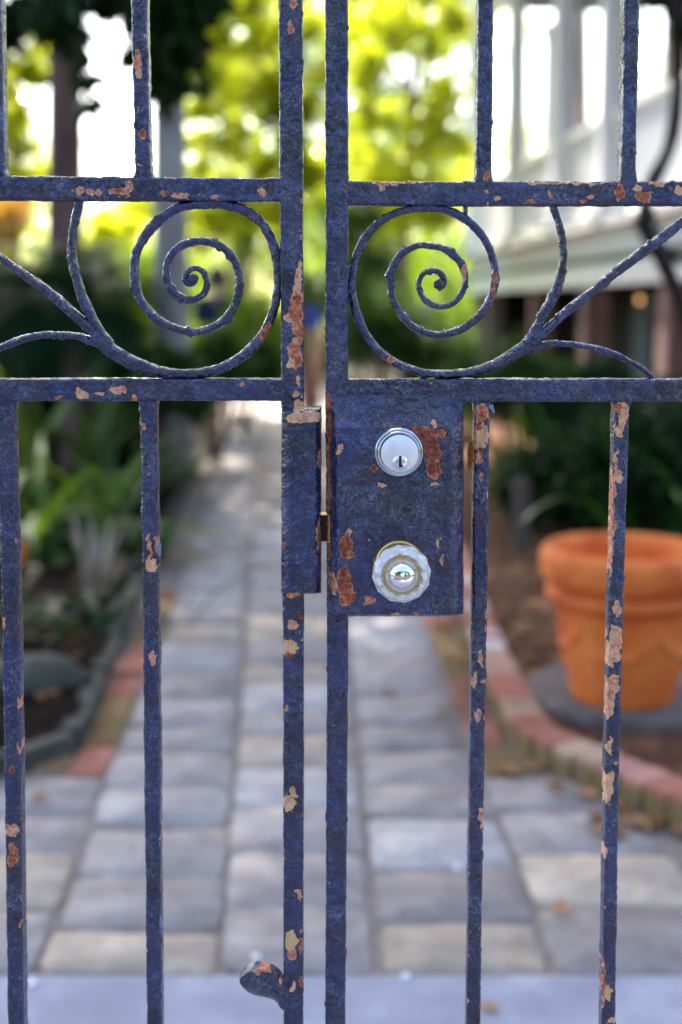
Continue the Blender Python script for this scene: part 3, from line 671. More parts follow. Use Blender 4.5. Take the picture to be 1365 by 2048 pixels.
sh('dark bush in front of the nearest brick pier', 1040, 760, 70, 9.5, 1000, LF['mid'], .07, ((-90, 0, 60, .3, 800), (100, 30, 55, -.2, 600)))
sh('dark leafy bush under the right mid rail by the pier', 1200, 790, 60, 7.5, 800, LF['evergreen'], .08, ((110, 40, 60, .2, 600), (-90, 30, 60, .2, 700)))
sh('grey-green bush in the shade left of the trunk', 20, 620, 70, 9, 900, LF['mid'], .08, ((-80, -20, 80, .3, 900), (60, 60, 60, -.2, 700)))
sh('pale green shrub beyond the pale trunk', 250, 560, 60, 14, 900, LF['lime'], .07, ((80, -20, 60, .5, 700), (-10, 100, 60, -.3, 900), (110, 60, 50, .2, 500)))

sh('dense dark evergreen bush in the left bed behind the strap-leaved plants', 180, 900, 110, 9.2, 2200, LF['evergreen'], .09, ((-120, -10, 100, .2, 1800), (-60, -150, 110, .5, 2400), (-170, -140, 100, .4, 1600), (90, 60, 60, -.2, 700)))
sh('dense dark evergreen bush in the right bed behind the pot', 1250, 930, 110, 6.4, 2200, LF['evergreen'], .08, ((130, 0, 110, .2, 1600), (-110, 30, 80, .2, 1100), (-190, 40, 60, .3, 700)))
# blades: strap-leaved plants, palm, broad-leaved clump
def blade(base, az, length, width, lift, droop, n=9, roll=.3, tint=.5):
    """arched leaf blade: verts, quads, tint"""
    base = np.array(base, float); h = np.array([math.cos(az), math.sin(az), 0]); s = np.array([-math.sin(az), math.cos(az), 0]); V = []
    p = base.copy(); ang = lift
    for i in range(n):
        f = i / (n - 1); w = width * (math.sin(math.pi * min(1, f * .93 + .07)) ** .6) * (1 - .25 * f); w = max(w, .001)
        dirv = h * math.cos(ang) + np.array([0, 0, math.sin(ang)]); nrm = -h * math.sin(ang) + np.array([0, 0, math.cos(ang)])
        V += [p - s * w / 2 + nrm * w * roll * .5, p, p + s * w / 2 + nrm * w * roll * .5]
        p = p + dirv * length / (n - 1); ang -= droop / (n - 1)
    Fs = [(3 * i + a, 3 * i + a + 1, 3 * i + a + 4, 3 * i + a + 3) for i in range(n - 1) for a in (0, 1)]
    return V, Fs
def clump(name, label, cat, base, n, length, width, leaf, lift=(.5, 1.4), droop=(.8, 2.2), az=(0, 6.283), group=None, tint=(0, 1), spread=.05):
    t = thing(name, label, cat, tuple(base), group)
    for k in range(n):
        V, Fs = blade(Vector(base) + Vector((random.gauss(0, spread), random.gauss(0, spread), -.02)), random.uniform(*az), length * random.uniform(.6, 1.15), width * random.uniform(.75, 1.2), random.uniform(*lift), random.uniform(*droop))
        mesh_np('leaf', V, Fs, leaf, t, True, {'tint': np.full(len(V), random.uniform(*tint))})
    return t
clump('strap_leaved_plant', 'arching strap-leaved plant beside the far left gate bar', 'plant', on(60, 1095, .06), 30, 1.0, .085, LF['strap'], (.15, 1.0), (.6, 1.5), spread=.12)
clump('strap_leaved_plant', 'second strap-leaved plant, set back between the two left bars', 'plant', on(165, 1040, .06), 26, .85, .075, LF['strap'], (.15, 1.1), (.7, 1.6), spread=.14)
clump('strap_leaved_plant', 'dark strap-leaved plant in the left bed close to the path edging', 'plant', on(290, 960, .06), 18, .55, .05, LF['strap'], (.4, 1.3), (.9, 2.0), tint=(0, .5), spread=.1)
clump('broad_leaved_plant', 'pale broad-leaved clump below the tendrils of the left scroll', 'plant', on(120, 985, .06), 22, 1.15, .14, LF['broad'], (.7, 1.4), (.4, 1.3), spread=.22)
clump('strap_leaved_plant', 'low dark strap-leaved plant hugging the curve of the left edging', 'plant', on(110, 1260, .06), 30, .42, .045, LF['strap_dark'], (.2, 1.2), (.6, 1.8), tint=(0, .35), spread=.16)
clump('strap_leaved_plant', 'low dark strap-leaved plant beside the spiky pale tuft', 'plant', on(245, 1110, .06), 26, .45, .045, LF['strap_dark'], (.2, 1.2), (.6, 1.8), tint=(0, .4), spread=.14)
clump('spiky_plant', 'small spiky tuft with pale dry blades in the dark left bed', 'plant', on(190, 1190, .06), 15, .34, .034, LF['dry'], (.6, 1.5), (.0, .5), spread=.015)
def palm(label, base, z, n, length):
    t = thing('sago_palm', label, 'palm', tuple(base)); b = MB(); b.tube([Vector(base) + Vector((0, 0, -.05)), Vector(base) + Vector((.03, 0, z * .5)), Vector(base) + Vector((0, 0, z))], [.11, .10, .085], 12); b.build('trunk', M['bark_dark'], t)
    for k in range(n):
        az = 2 * math.pi * k / n * 1.62; lift = random.uniform(-.1, 1.35); V = []; Fs = []; p = np.array(base, float) + [0, 0, z]; ang = lift; L = length * random.uniform(.8, 1.1); m = 16; h = np.array([math.cos(az), math.sin(az), 0]); s = np.array([-math.sin(az), math.cos(az), 0])
        for i in range(m):
            f = i / (m - 1); d = h * math.cos(ang) + np.array([0, 0, math.sin(ang)]); q = p + d * L / (m - 1)
            w = .30 * math.sin(math.pi * min(1, .12 + f * .86)) + .02
            for sg in (-1, 1):
                for hf in (0, .5):
                    b0 = len(V); r0_ = p + (q - p) * hf; V += [r0_, r0_ + d * .014, r0_ + s * sg * w + d * w * .55 + np.array([0, 0, .25 * w - .3 * w * f])]; Fs.append((b0, b0 + 1, b0 + 2))
            p = q; ang -= random.uniform(1.2, 1.7) / (m - 1)
        mesh_np('frond', V, Fs, LF['palm'], t, False, {'tint': np.full(len(V), random.random())})
palm('dark sago palm filling the space behind the left tendrils', foot(150, 8.7, .05), 1.2, 110, .85)
clump('strap_leaved_plant', 'tall dark strap-leaved plant right behind the terracotta pot', 'plant', on(1310, 1085, .06), 28, .95, .055, LF['strap_dark'], (.7, 1.5), (.5, 1.8), tint=(0, .7), spread=.12)
clump('strap_leaved_plant', 'strap-leaved plant between the two right lower bars, left of the pot rim', 'plant', on(1120, 1030, .06), 28, .85, .05, LF['strap_dark'], (.6, 1.5), (.5, 1.9), tint=(0, .6), spread=.14)
clump('strap_leaved_plant', 'bright green strap-leaved plant beside the weathered post', 'plant', on(1000, 1000, .06), 18, .95, .05, LF['strap'], (.9, 1.5), (.3, 1.4), tint=(.3, 1), spread=.08)
clump('strap_leaved_plant', 'strap-leaved plant at the far right in front of the vine', 'plant', on(1400, 1000, .06), 24, 1.1, .055, LF['strap_dark'], (.6, 1.5), (.5, 1.8), tint=(.1, .8), spread=.12)
# woody vine at the right edge
D = 6.0
vn = thing('climbing_vine', 'dark twisting woody vine crossing the porch railing at the right edge', 'vine', tuple(foot(1420, D)))
b = MB(); pts = [gxy(*q, D + .15 * math.sin(i)) for i, q in enumerate([(1420, 1130), (1400, 900), (1390, 700), (1335, 540), (1296, 470), (1290, 420), (1305, 365), (1338, 300), (1352, 230), (1356, 120), (1352, 0), (1345, -160), (1380, -400)])]
C = catmull(np.array([list(p) for p in pts]), .05); b.tube([Vector(p) for p in C], [.040 * (1 - .25 * i / len(C)) + .004 * math.sin(i * 1.7) for i in range(len(C))], 9); b.build('stem', M['bark_vine'], vn)
b = MB(); C = catmull(np.array([list(gxy(*q, D + .1)) for q in [(1300, 470), (1330, 500), (1365, 520), (1430, 500)]]), .05); b.tube([Vector(p) for p in C], .025, 7); b.build('branch', M['bark_vine'], vn)
leaf_mesh('foliage', crown([B(1350, -30, 50, D, 120), B(1380, 60, 30, D, 40), B(1300, 450, 14, D, 10)]), .08, LF['evergreen'], vn)

# ------------------------------------------------------------------ pot, post, people, litter
pc = on(1245, 1392, .095); ZP = .095
slab = MB(); sc0 = on(1262, 1398, .05)
slab.lathe((sc0.x, sc0.y, .02), [(.30, 0), (.315, .01), (.315, .065), (.30, .074), (0, .076)], 40, fun=lambda a, j: 1 + .012 * math.sin(a * 5) + .008 * math.sin(a * 11))
so = slab.build('round_slab', M['concrete']); tag(so, 'round grey concrete slab under the terracotta pot', 'slab')
k_ = (pc - Vector((0, 0, H))).length / F            # metres per photograph pixel at the pot
px_ = pc.y * cp / F * 1.0
pot = thing('flower_pot', 'large empty terracotta pot with thick rolled rim and swag relief', 'flower pot', tuple(pc))
R = lambda q: q * px_
hh = R(318)
prof = [(R(100), 0), (R(104), R(4)), (R(110), R(40)), (R(128), R(130)), (R(139), R(185))]
body = MB()
def swag(a, j): return 1
n = 96; V = []; prof2 = []
for i in range(40):
    f = i / 39; prof2.append((R(100) + (R(143) - R(100)) * f ** .9, f * R(196)))
for (r, h) in prof2:
    for i in range(n):
        a = 2 * math.pi * i / n; u = (a / (2 * math.pi) * 5) % 1; f = h / R(196)
        sag = .80 - .26 * (1 - (2 * u - 1) ** 2); e = math.exp(-((f - sag) / .055) ** 2) * .0085
        e += .011 * math.exp(-((f - .40) / .06) ** 2 - ((u - .5) / .07) ** 2) + .006 * math.exp(-((f - .78) / .12) ** 2 - ((min(u, 1 - u)) / .05) ** 2)
        e += .0035 * math.exp(-((f - .56) / .012) ** 2)
        V.append((pc.x + (r + e) * math.cos(a), pc.y + (r + e) * math.sin(a), ZP + h))
body.add(V, [(j * n + i, j * n + (i + 1) % n, (j + 1) * n + (i + 1) % n, (j + 1) * n + i) for j in range(39) for i in range(n)] + [tuple(range(n))[::-1]], True)
body.build('body', M['terracotta'], pot)
band = MB(); band.lathe((pc.x, pc.y, ZP), [(R(140), R(196.5)), (R(150), R(199)), (R(158), R(207)), (R(161), R(218)), (R(157), R(229)), (R(150), R(234)), (R(146), R(236))], 72); band.build('band', M['terracotta'], pot)
rim = MB(); rim.lathe((pc.x, pc.y, ZP), [(R(147), R(236.5)), (R(156), R(238)), (R(167), R(250)), (R(172), R(270)), (R(173), R(290)), (R(169), R(306)), (R(160), R(314)), (R(148), R(313)), (R(141), R(304)), (R(138), R(285)), (R(134), R(150)), (R(120), R(100)), (0, R(100))], 72); rim.build('rim', M['terracotta'], pot)
ps = MB(); ps.lathe((pc.x, pc.y, ZP), [(R(128), R(150)), (R(100), R(158)), (0, R(162))], 40, fun=lambda a, j: 1); ps.build('potting_soil', M['soil'], pot)
for k in range(5):
    V2, F2 = blade((pc.x + random.gauss(-.06, .05), pc.y + random.gauss(0, .05), ZP + R(160)), random.uniform(0, 6.28), .16, .02, 1.1, 1.4)
    mesh_np('sprout', V2, F2, LF['strap'], pot, True, {'tint': np.full(len(V2), .2)})
# small clay pot at left
q = on(36, 1135, .05); sm = thing('flower_pot', 'small salmon clay pot in the dark bed by the far left bar', 'flower pot', tuple(q)); u = q.y * cp / F
b = MB(); b.lathe(q, [(u * 15, 0), (u * 20, u * 55)], 28); b.build('body', M['terracotta'], sm)
b = MB(); b.lathe(q, [(u * 20, u * 55.5), (u * 25, u * 57), (u * 25, u * 78), (u * 21, u * 80), (u * 19, u * 60), (0, u * 58)], 28); b.build('rim', M['brick_pale'], sm)
# weathered post beside the pot
q = on(1042, 1105, .04); u = q.y * cp / F; po = thing('garden_post', 'short weathered wooden post among the plants left of the pot', 'post', tuple(q))
b = MB(); b.box(q + Vector((0, 0, u * 70)), u * 28, u * 28, u * 145, (.95, .3, 0), (-.3, .95, 0)); b.build('shaft', M['post_wood'], po)
b = MB(); p2 = q + Vector((0, 0, u * 143.5)); w = u * 18
b.add([p2 + Vector(v) for v in ((-w, -w, 0), (w, -w, 0), (w, w, 0), (-w, w, 0), (0, 0, w * .8))], [(3, 2, 1, 0), (0, 1, 4), (1, 2, 4), (2, 3, 4), (3, 0, 4)]); b.build('cap', M['post_wood'], po)

# two far-off people on the path
def skin_mesh(name, J, E, mt, parent, sub=2):
    me = bpy.data.meshes.new(name); me.from_pydata([j[0] for j in J], E, []); o = bpy.data.objects.new(name, me); COL.objects.link(o)
    m = o.modifiers.new('skin', 'SKIN'); m.use_smooth_shade = True
    for i, j in enumerate(J): me.skin_vertices[0].data[i].radius = j[1]
    me.skin_vertices[0].data[0].use_root = True
    s = o.modifiers.new('sub', 'SUBSURF'); s.levels = sub; s.render_levels = sub
    dg = bpy.context.evaluated_depsgraph_get(); nm = bpy.data.meshes.new_from_object(o.evaluated_get(dg)); nm.name = name
    bpy.data.objects.remove(o); nm.materials.clear(); return link(name, nm, mt, parent)
SKINM = plain('skin', (.50, .29, .21), .55)
def person(label, base, ang, shirt, legs, hair, hscale=1.0):
    t = thing('person', label, 'person', tuple(base), 'visitors on the garden path'); bx, by, bz = base; c_, s_ = math.cos(ang), math.sin(ang)
    def w(x, y, z): x, y, z = x * hscale, y * hscale, z * hscale; return (bx + x * c_ - y * s_, by + x * s_ + y * c_, bz + z)
    J = [(w(0, 0, .95), (.14, .10)), (w(0, .01, 1.15), (.13, .095)), (w(0, .01, 1.36), (.15, .10)), (w(0, .015, 1.49), (.055, .055)), (w(0, .0, 1.58), (.075, .085)), (w(0, 0, 1.70), (.07, .085))]
    E = [(0, 1), (1, 2), (2, 3), (3, 4), (4, 5)]
    for sg in (-1, 1):
        k = len(J); J += [(w(sg * .19, .01, 1.40), (.055, .055)), (w(sg * .24, .03, 1.12), (.043, .043)), (w(sg * .25, -.03, .87), (.032, .032)), (w(sg * .25, -.05, .78), (.022, .035))]
        E += [(2, k), (k, k + 1), (k + 1, k + 2), (k + 2, k + 3)]
        for q in (-.02, 0, .02):
            kk = len(J); J += [(w(sg * .25 + q * .2, -.055 + q, .70), (.009, .009))]; E.append((k + 3, kk))
        k = len(J); J += [(w(sg * .09, 0, .88), (.088, .088)), (w(sg * .10, -.01, .49), (.058, .06)), (w(sg * .10, .015, .08), (.04, .042)), (w(sg * .11, -.10, .035), (.04, .03))]
        E += [(0, k), (k, k + 1), (k + 1, k + 2), (k + 2, k + 3)]
    skin_mesh('body', J, E, SKINM, t)
    Js = [(w(0, 0, .93), (.165, .125)), (w(0, .01, 1.15), (.155, .12)), (w(0, .01, 1.37), (.17, .12)), (w(0, .012, 1.45), (.08, .08))]; Es = [(0, 1), (1, 2), (2, 3)]
    for sg in (-1, 1):
        k = len(Js); Js += [(w(sg * .19, .01, 1.40), (.075, .075)), (w(sg * .235, .03, 1.14), (.062, .062))]; Es += [(2, k), (k, k + 1)]
    skin_mesh('shirt', Js, Es, shirt, t)
    Jl = [(w(0, 0, .97), (.155, .12))]; El = []
    for sg in (-1, 1):
        k = len(Jl); Jl += [(w(sg * .09, 0, .86), (.105, .105)), (w(sg * .10, -.01, .45), (.08, .085))]; El += [(0, k), (k, k + 1)]
    skin_mesh('shorts', Jl, El, legs, t)
    b = MB(); b.lathe(w(0, .012, 1.575), [(.094, 0), (.10, .05), (.097, .11), (.075, .165), (.03, .19), (0, .193)], 18); b.build('hair', hair, t)
    nb = MB(); nb.lathe(w(0, -.088, 1.60), [(.014, 0), (.010, .03), (0, .045)], 8); nb.build('nose', SKINM, t)
cloth = lambda n, c: surf(n, [(.3, tuple(x * .8 for x in c)), (.7, c)], 30, .9, .3, 120, .003)
person('person in a vivid blue top standing far down the path between the stiles', foot(620, 17.5, 0), .3, cloth('blue_top', (.02, .06, .8)), cloth('beige_shorts', (.55, .42, .33)), plain('brown_hair', (.04, .022, .015), .6), .95)
person('person in a dark navy top standing beyond the left scroll', foot(437, 12.2, 0), -.4, cloth('navy_top', (.008, .012, .05)), cloth('navy_trousers', (.01, .015, .07)), plain('black_hair', (.012, .01, .012), .5), .93)

# fallen leaves and specks
def litter_leaf(p, size, tint, name='leaf', parent=None):
    a = random.uniform(0, 6.28); n = 7; V = []; Fs = []
    for i in range(n):
        f = i / (n - 1); w = size * .36 * math.sin(math.pi * (f * .94 + .03)) ** .8; zz = .006 + .35 * size * (f - .5) ** 2
        for sgn in (-1, 0, 1): V.append((p[0] + (f - .5) * size * math.cos(a) - sgn * w * math.sin(a), p[1] + (f - .5) * size * math.sin(a) + sgn * w * math.cos(a), p[2] + zz + abs(sgn) * w * .35))
    Fs = [(3 * i + k, 3 * i + k + 1, 3 * i + k + 4, 3 * i + k + 3) for i in range(n - 1) for k in (0, 1)]
    return V, Fs, tint
LL = [((1122, 1824), .055, .8, 'curled tan leaf lying on the stones at lower right'), ((80, 1600), .05, .5, 'tan leaf on the left stone by the far left bar'), ((132, 1807), .022, .3, 'tiny reddish leaf in the left stone joint'), ((980, 2022), .035, .9, 'pale leaf on the slate pavement at the bottom'), ((888, 1430), .05, .5, 'orange leaf at the right edge of the paving'), ((985, 1405), .05, .3, 'brown leaf against the brick edging'), ((1255, 1585), .06, .4, 'orange leaf on the stones below the brick edging corner'), ((775, 1388), .045, .2, 'brown leaf on the paving right of the right stile'), ((1310, 1640), .06, .2, 'red-brown leaf at the lower right under the edging'), ((335, 1668), .02, .3, 'tiny red leaf between the left bars')]
for (px, py), s_, tn, lab in LL:
    p = on(px, py, .004); V, Fs, tn = litter_leaf(p, s_, tn); o = mesh_np('fallen_leaf', [Vector(v) - p for v in V], Fs, LF['litter'], None, True, {'tint': np.full(len(V), tn)}); o.location = p
    tag(o, lab, 'leaf', 'fallen leaves on the stones')
def scatter(name, pts, label, smin, smax):
    VV = []; FF = []; TT = []
    for p in pts:
        V, Fs, tn = litter_leaf(p, random.uniform(smin, smax), random.random() ** 1.5); bb = len(VV); VV += V; FF += [tuple(i + bb for i in f) for f in Fs]; TT += [tn] * len(V)
    o = mesh_np(name, VV, FF, LF['litter'], None, True, {'tint': TT}); tag(o, label, None, None, 'stuff')
pts = []
for k in range(900):
    px = random.uniform(945, 1400); py = random.uniform(1080, 1480); yb = np.interp(px, [940, 985, 1030, 1065, 1150, 1400], [1200, 1290, 1375, 1425, 1470, 1570])
    if py < yb - 12: p = on(px, py, .055); pts.append(p) if (p - pc).length > .36 else None
for k in range(90):                                  # drift along the foot of the edging
    i = random.randrange(len(ptsR)); x, y, a = ptsR[i]; pts.append(Vector((x - math.sin(a) * random.uniform(-.03, 0) - abs(random.gauss(0, .07)) * .8 - .05, y - abs(random.gauss(0, .07)) - .02, .006)))
for k in range(90): p = on(random.uniform(1180, 1400), random.uniform(1560, 1680), .004); pts.append(p) if random.random() < .5 else None
scatter('leaf_litter', pts, 'scattered orange and brown leaves in the pot bed', .025, .065)
pts = [on(random.uniform(-20, 300), random.uniform(1090, 1400), .06) for k in range(150)]
pts = [p for p in pts if True]
scatter('leaf_litter', [p for p in pts if p.x < np.interp(p.y, [c[1] for c in sorted(CL_.tolist(), key=lambda c: c[1])], [c[0] for c in sorted(CL_.tolist(), key=lambda c: c[1])]) - .08], 'dull brown leaves in the shady left bed', .02, .05)
wp = plain('white_pebble', (.8, .8, .82), .4)
for (px, py), lab in (((915, 1735), 'white speck on the stone left of a right bar'), ((512, 1914), 'white speck on the stone above the stop lug'), ((812, 1953), 'white speck at the pavement joint'), ((66, 1966), 'white speck at the pavement edge by the far left bar')):
    p = on(px, py, .008); b = MB(); b.lathe(p - Vector((0, 0, .006)), [(.004, 0), (.0085, .004), (.007, .009), (0, .011)], 10, fun=lambda a, j: 1 + .15 * math.sin(2 * a + px)); tag(b.build('pebble', wp), lab, 'pebble', 'white specks on the stones')
# mossy rock at the left
q = on(70, 1370, .05); b = MB(); b.lathe(q, [(.13, -.05), (.14, .03), (.11, .07), (.06, .09), (0, .095)], 22, fun=lambda a, j: 1 + .12 * math.sin(2 * a + 1) + .07 * math.sin(5 * a + j)); tag(b.build('rock', M['kerb_stone']), 'rounded grey-green rock behind the left edging', 'rock')

# ------------------------------------------------------------------ the iron gate
CH = np.array([  # worn-through patches: x, y, rx, ry (photograph pixels on the gate plane), tone (0 deep rust .. 1 tan primer)
 (160,381,7,9,.7),(180,383,8,7,.7),(198,384,6,6,.65),(240,384,22,8,.55),(258,371,8,13,.65),(330,388,13,5,.4),(362,390,16,7,.6),(525,386,6,8,.7),(430,393,9,4,.5),
 (275,122,7,22,.6),(276,147,5,10,.7),(283,269,8,10,.4),(276,215,3,6,.6),(280,332,6,3,.6),(286,68,3,5,.6),
 (587,8,8,10,.7),(583,55,4,15,.6),(554,440,4,22,.3),(598,560,6,40,.72),(592,622,12,46,.42),(578,637,10,10,.72),(600,662,6,32,.5),(590,708,14,28,.45),(582,725,9,12,.85),(592,790,7,7,.7),(598,760,4,10,.7),
 (612,833,40,8,.78),(600,812,10,10,.75),(641,920,4,22,.6),(638,1065,5,32,.6),(570,1085,5,6,.35),(590,1188,13,7,.75),(600,1230,5,7,.2),(585,1252,11,9,.7),(580,1296,14,16,.92),(579,1310,9,10,.2),(575,1417,4,8,.7),(578,1606,13,15,.9),(588,1583,7,9,.85),(582,1878,12,19,.97),(585,1907,10,13,.6),(603,1890,4,16,.45),(587,1972,6,11,.85),(604,1965,3,12,.4),(600,1798,5,7,.7),(597,1790,4,8,.7),(606,1860,3,8,.4),
 (165,788,14,7,.78),(157,782,7,8,.75),(235,780,18,7,.75),(200,788,9,4,.7),(270,795,5,8,.6),(485,769,6,4,.55),(120,794,6,3,.6),
 (538,655,7,14,.3),(529,671,8,12,.35),
 (1240,385,9,18,.45),(1290,391,16,10,.4),(1275,376,11,5,.72),(995,398,7,5,.7),(975,386,5,4,.7),(765,371,7,9,.65),(1180,395,8,6,.7),(1100,388,6,4,.7),(1165,404,9,4,.5),(1362,382,9,10,.7),(800,365,60,3,.7),(1130,365,80,3,.75),(1315,367,17,5,.75),(1060,404,14,3,.5),
 (975,351,7,11,.42),(993,556,7,9,.38),(988,592,4,32,.4),(929,545,6,16,.55),(878,575,9,5,.4),(782,720,9,7,.55),(972,515,5,6,.5),
 (852,872,19,22,.22),(838,857,20,9,.25),(862,895,15,26,.22),(864,930,13,22,.25),(866,945,7,8,.4),(880,860,8,9,.4),(868,844,6,8,.75),(693,1082,13,24,.28),(690,1155,15,28,.25),(694,1178,14,20,.35),(699,1100,8,8,.5),(778,847,4,5,.45),(745,931,6,7,.35),(765,963,10,5,.82),(873,1076,4,10,.88),(740,1190,12,6,.6),(788,1216,9,4,.8),(880,1108,4,9,.5),(700,1050,5,8,.7),(738,1072,3,4,.7),(680,890,4,12,.7),(870,962,8,3,.75),(830,1214,4,3,.5),
 (657,1000,4,180,.5),(658,850,5,60,.35),(667,1160,6,20,.6),
 (964,832,13,22,.45),(962,872,13,34,.8),(960,851,9,10,.25),(962,900,8,9,.3),(957,920,10,10,.55),(943,860,4,50,.4),(963,1318,4,18,.7),(958,1435,5,11,.7),(968,1367,4,5,.7),(950,1362,5,18,.7),(965,1640,4,24,.7),(966,950,3,8,.6),
 (1247,830,10,26,.78),(1243,818,11,9,.4),(1242,862,8,10,.8),(1240,955,7,15,.75),(1233,930,4,30,.7),(1229,1010,4,60,.6),(1225,1090,4,60,.65),(1237,1217,7,15,.75),(1233,1280,14,28,.75),(1230,1312,14,16,.72),(1224,1300,6,40,.8),(1220,1330,6,9,.95),(1222,1395,10,36,.72),(1230,1372,11,20,.72),(1215,1420,6,20,.72),(1222,1495,7,17,.8),(1234,1531,5,6,.85),(1221,1568,9,26,.85),(1216,1592,6,20,.85),(1210,1710,6,13,.7),(1219,1990,9,14,.9),(1214,1976,7,8,.85),(1209,1970,3,50,.5),(1225,2044,7,7,.7),
 (22,1664,13,12,.7),(25,1712,11,22,.4),(25,1538,6,8,.25),(36,1500,3,12,.6),(6,1250,4,12,.6),(36,1410,3,10,.6),(40,1850,4,12,.5),
 (302,1131,11,13,.82),(299,1096,4,26,.65),(314,1090,4,18,.6),(305,1318,6,17,.65),(297,945,4,4,.6),(322,1670,3,14,.5),(285,850,3,8,.6),
 (528,1941,20,3,.5),(563,1966,4,6,.7),(515,1948,6,3,.5)], float)
def wear(px, py, P, edge=None):
    """chip field (>.5 = paint gone) and tone for points P; edge = metres from a front edge"""
    wx = (fbm(P * 160, 5) - .5) * 16 + (vnoise(P * 520, 6) - .5) * 5; wy = (fbm(P * 160, 9) - .5) * 20 + (vnoise(P * 520, 7) - .5) * 5
    chip = np.full(px.shape, .0); tone = .55 + (fbm(P * 90, 21) - .5) * .8
    for x, y, rx, ry, t in CH:
        sel = (np.abs(px - x) < rx * 2.2 + 16) & (np.abs(py - y) < ry * 2.2 + 18)
        if not sel.any(): continue
        d = np.sqrt(((px[sel] + wx[sel] - x) / rx) ** 2 + ((py[sel] + wy[sel] - y) / ry) ** 2)
        c = np.clip(.5 + (1.08 - d) * .55, 0, 1); better = c > chip[sel]
        cc = chip[sel]; tt = tone[sel]; cc[better] = c[better]; tt[better] = t; chip[sel] = cc; tone[sel] = tt
    r = np.sqrt((px - 799) ** 2 + (py - 1127) ** 2); ring = np.clip(.72 - np.abs(r - 50) / 22 + wx / 40, 0, 1); sel = (ring > chip) & (py < 1150); chip = np.where(sel, ring, chip); tone = np.where(sel & (ring > .45), .5 + (fbm(P * 300, 8) - .5) * .5, tone)
    small = (fbm(P * 240, 33, 2) - .865) * 7 + .5; chip = np.maximum(chip, np.clip(small, 0, .8))
    if edge is not None:
        e = (fbm(P * np.array([300, 300, 130]), 41, 2) - .73) * 5 + .5 - np.clip(edge - .0006, 0, 1) * 420
        chip = np.maximum(chip, np.clip(e, 0, .85))
    return chip, tone
def template(r, nf, nb=4, ns=5):
    """cross-section as (ta, ca, tb, cb, na, nb_, edge): across = ta*(w/2-r)+ca, depth = tb*(d-2r)+cb (from the front)"""
    T = []
    for i in range(nf + 1): T.append((-1 + 2 * i / nf, 0, 0, 0, 0, -1))
    for k in (1, 2): q = k * math.pi / 6; T.append((1, r * math.sin(q), 0, r - r * math.cos(q), math.sin(q), -math.cos(q)))
    for i in range(ns + 1): T.append((1, r, i / ns, r, 1, 0))
    for i in range(nb + 1): T.append((1 - 2 * i / nb, 0, 1, 2 * r, 0, 1))
    for i in range(ns + 1): T.append((-1, -r, 1 - i / ns, r, -1, 0))
    for k in (2, 1): q = k * math.pi / 6; T.append((-1, -r * math.sin(q), 0, r - r * math.cos(q), -math.sin(q), -math.cos(q)))
    return np.array(T)
def sweep(name, pts, w, depth, parent, front=0.0, r=.0022, nf=14, lump=1.0, mt=None, ends=True):
    """iron bar along picture polyline pts (n,2) with picture width w (n)"""
    pts = np.asarray(pts, float); n = len(pts); w = np.broadcast_to(np.asarray(w, float), (n,)) * PXM
    C = at(pts[:, 0], pts[:, 1], G); T = np.gradient(C, axis=0); T /= np.linalg.norm(T, axis=1)[:, None]
    Nn = np.stack([T[:, 2], 0 * T[:, 0], -T[:, 0]], 1)
    tm = template(r, nf); m = len(tm)
    rr = np.minimum(r, w * .49)[:, None]; sc_ = rr / r
    a = tm[None, :, 0] * (w[:, None] / 2 - rr) + tm[None, :, 1] * sc_
    dep = np.broadcast_to(np.asarray(depth, float), (n,))[:, None]
    bq = tm[None, :, 2] * (dep - 2 * rr) + tm[None, :, 3] * sc_
    P = C[:, None, :] + Nn[:, None, :] * a[..., None]; P[..., 1] += front + bq
    nrm = Nn[:, None, :] * tm[None, :, 4, None]; nrm = nrm + np.zeros_like(P); nrm[..., 1] = tm[None, :, 5]
    Pf = P.reshape(-1, 3); nf_ = nrm.reshape(-1, 3)
    edge = (np.sqrt(np.maximum(0, w[:, None] / 2 - np.abs(a)) ** 2 + bq ** 2)).reshape(-1)
    low = (fbm(Pf * 45, 1, 2) - .5) * .0011; mid = (fbm(Pf * 230, 2, 3) - .5) * .0011
    fl = np.clip((fbm(Pf * np.array([150, 150, 90]), 3, 2) - .68) * 8, 0, 1) * .0011 * (edge < .0035)
    px, py = pix(Pf[:, 0], Pf[:, 2], G)
    chip, tone = wear(px, py, Pf, edge)
    disp = (low + mid) * lump + fl * lump - sstep(.45, .55, chip) * .00045
    Pf = Pf + nf_ * disp[:, None]
    i = np.arange(n - 1)[:, None]; j = np.arange(m)[None, :]; j2 = (j + 1) % m
    Fs = np.stack([i * m + j, i * m + j2, (i + 1) * m + j2, (i + 1) * m + j], -1).reshape(-1, 4)
    if ends:
        V = np.vstack([Pf, Pf[:m].mean(0), Pf[-m:].mean(0)]); k = np.arange(m); k2 = (k + 1) % m; q = len(Pf)
        e1 = np.stack([np.full(m, q), k2, k, k], 1); e2 = np.stack([np.full(m, q + 1), (n - 1) * m + k, (n - 1) * m + k2, (n - 1) * m + k2], 1)
        me = bpy.data.meshes.new(name); allF = [tuple(f) for f in Fs.tolist()] if False else None
        o = mesh_tri(name, V, Fs, np.vstack([e1[:, :3], e2[:, :3]]), mt or M['paint'], parent, {'chip': np.r_[chip, 0, 0], 'tone': np.r_[tone, .5, .5]})
    return o
def mesh_tri(name, V, Q, T, mt, parent, attrs):
    tri = np.vstack([Q[:, [0, 1, 2]], Q[:, [0, 2, 3]], T]) if len(T) else np.vstack([Q[:, [0, 1, 2]], Q[:, [0, 2, 3]]])
    off = np.array(obj_origin(parent), float)
    o = mesh_np(name, V, tri, mt, parent, True, attrs); return o
def obj_origin(p): return (0, 0, 0)
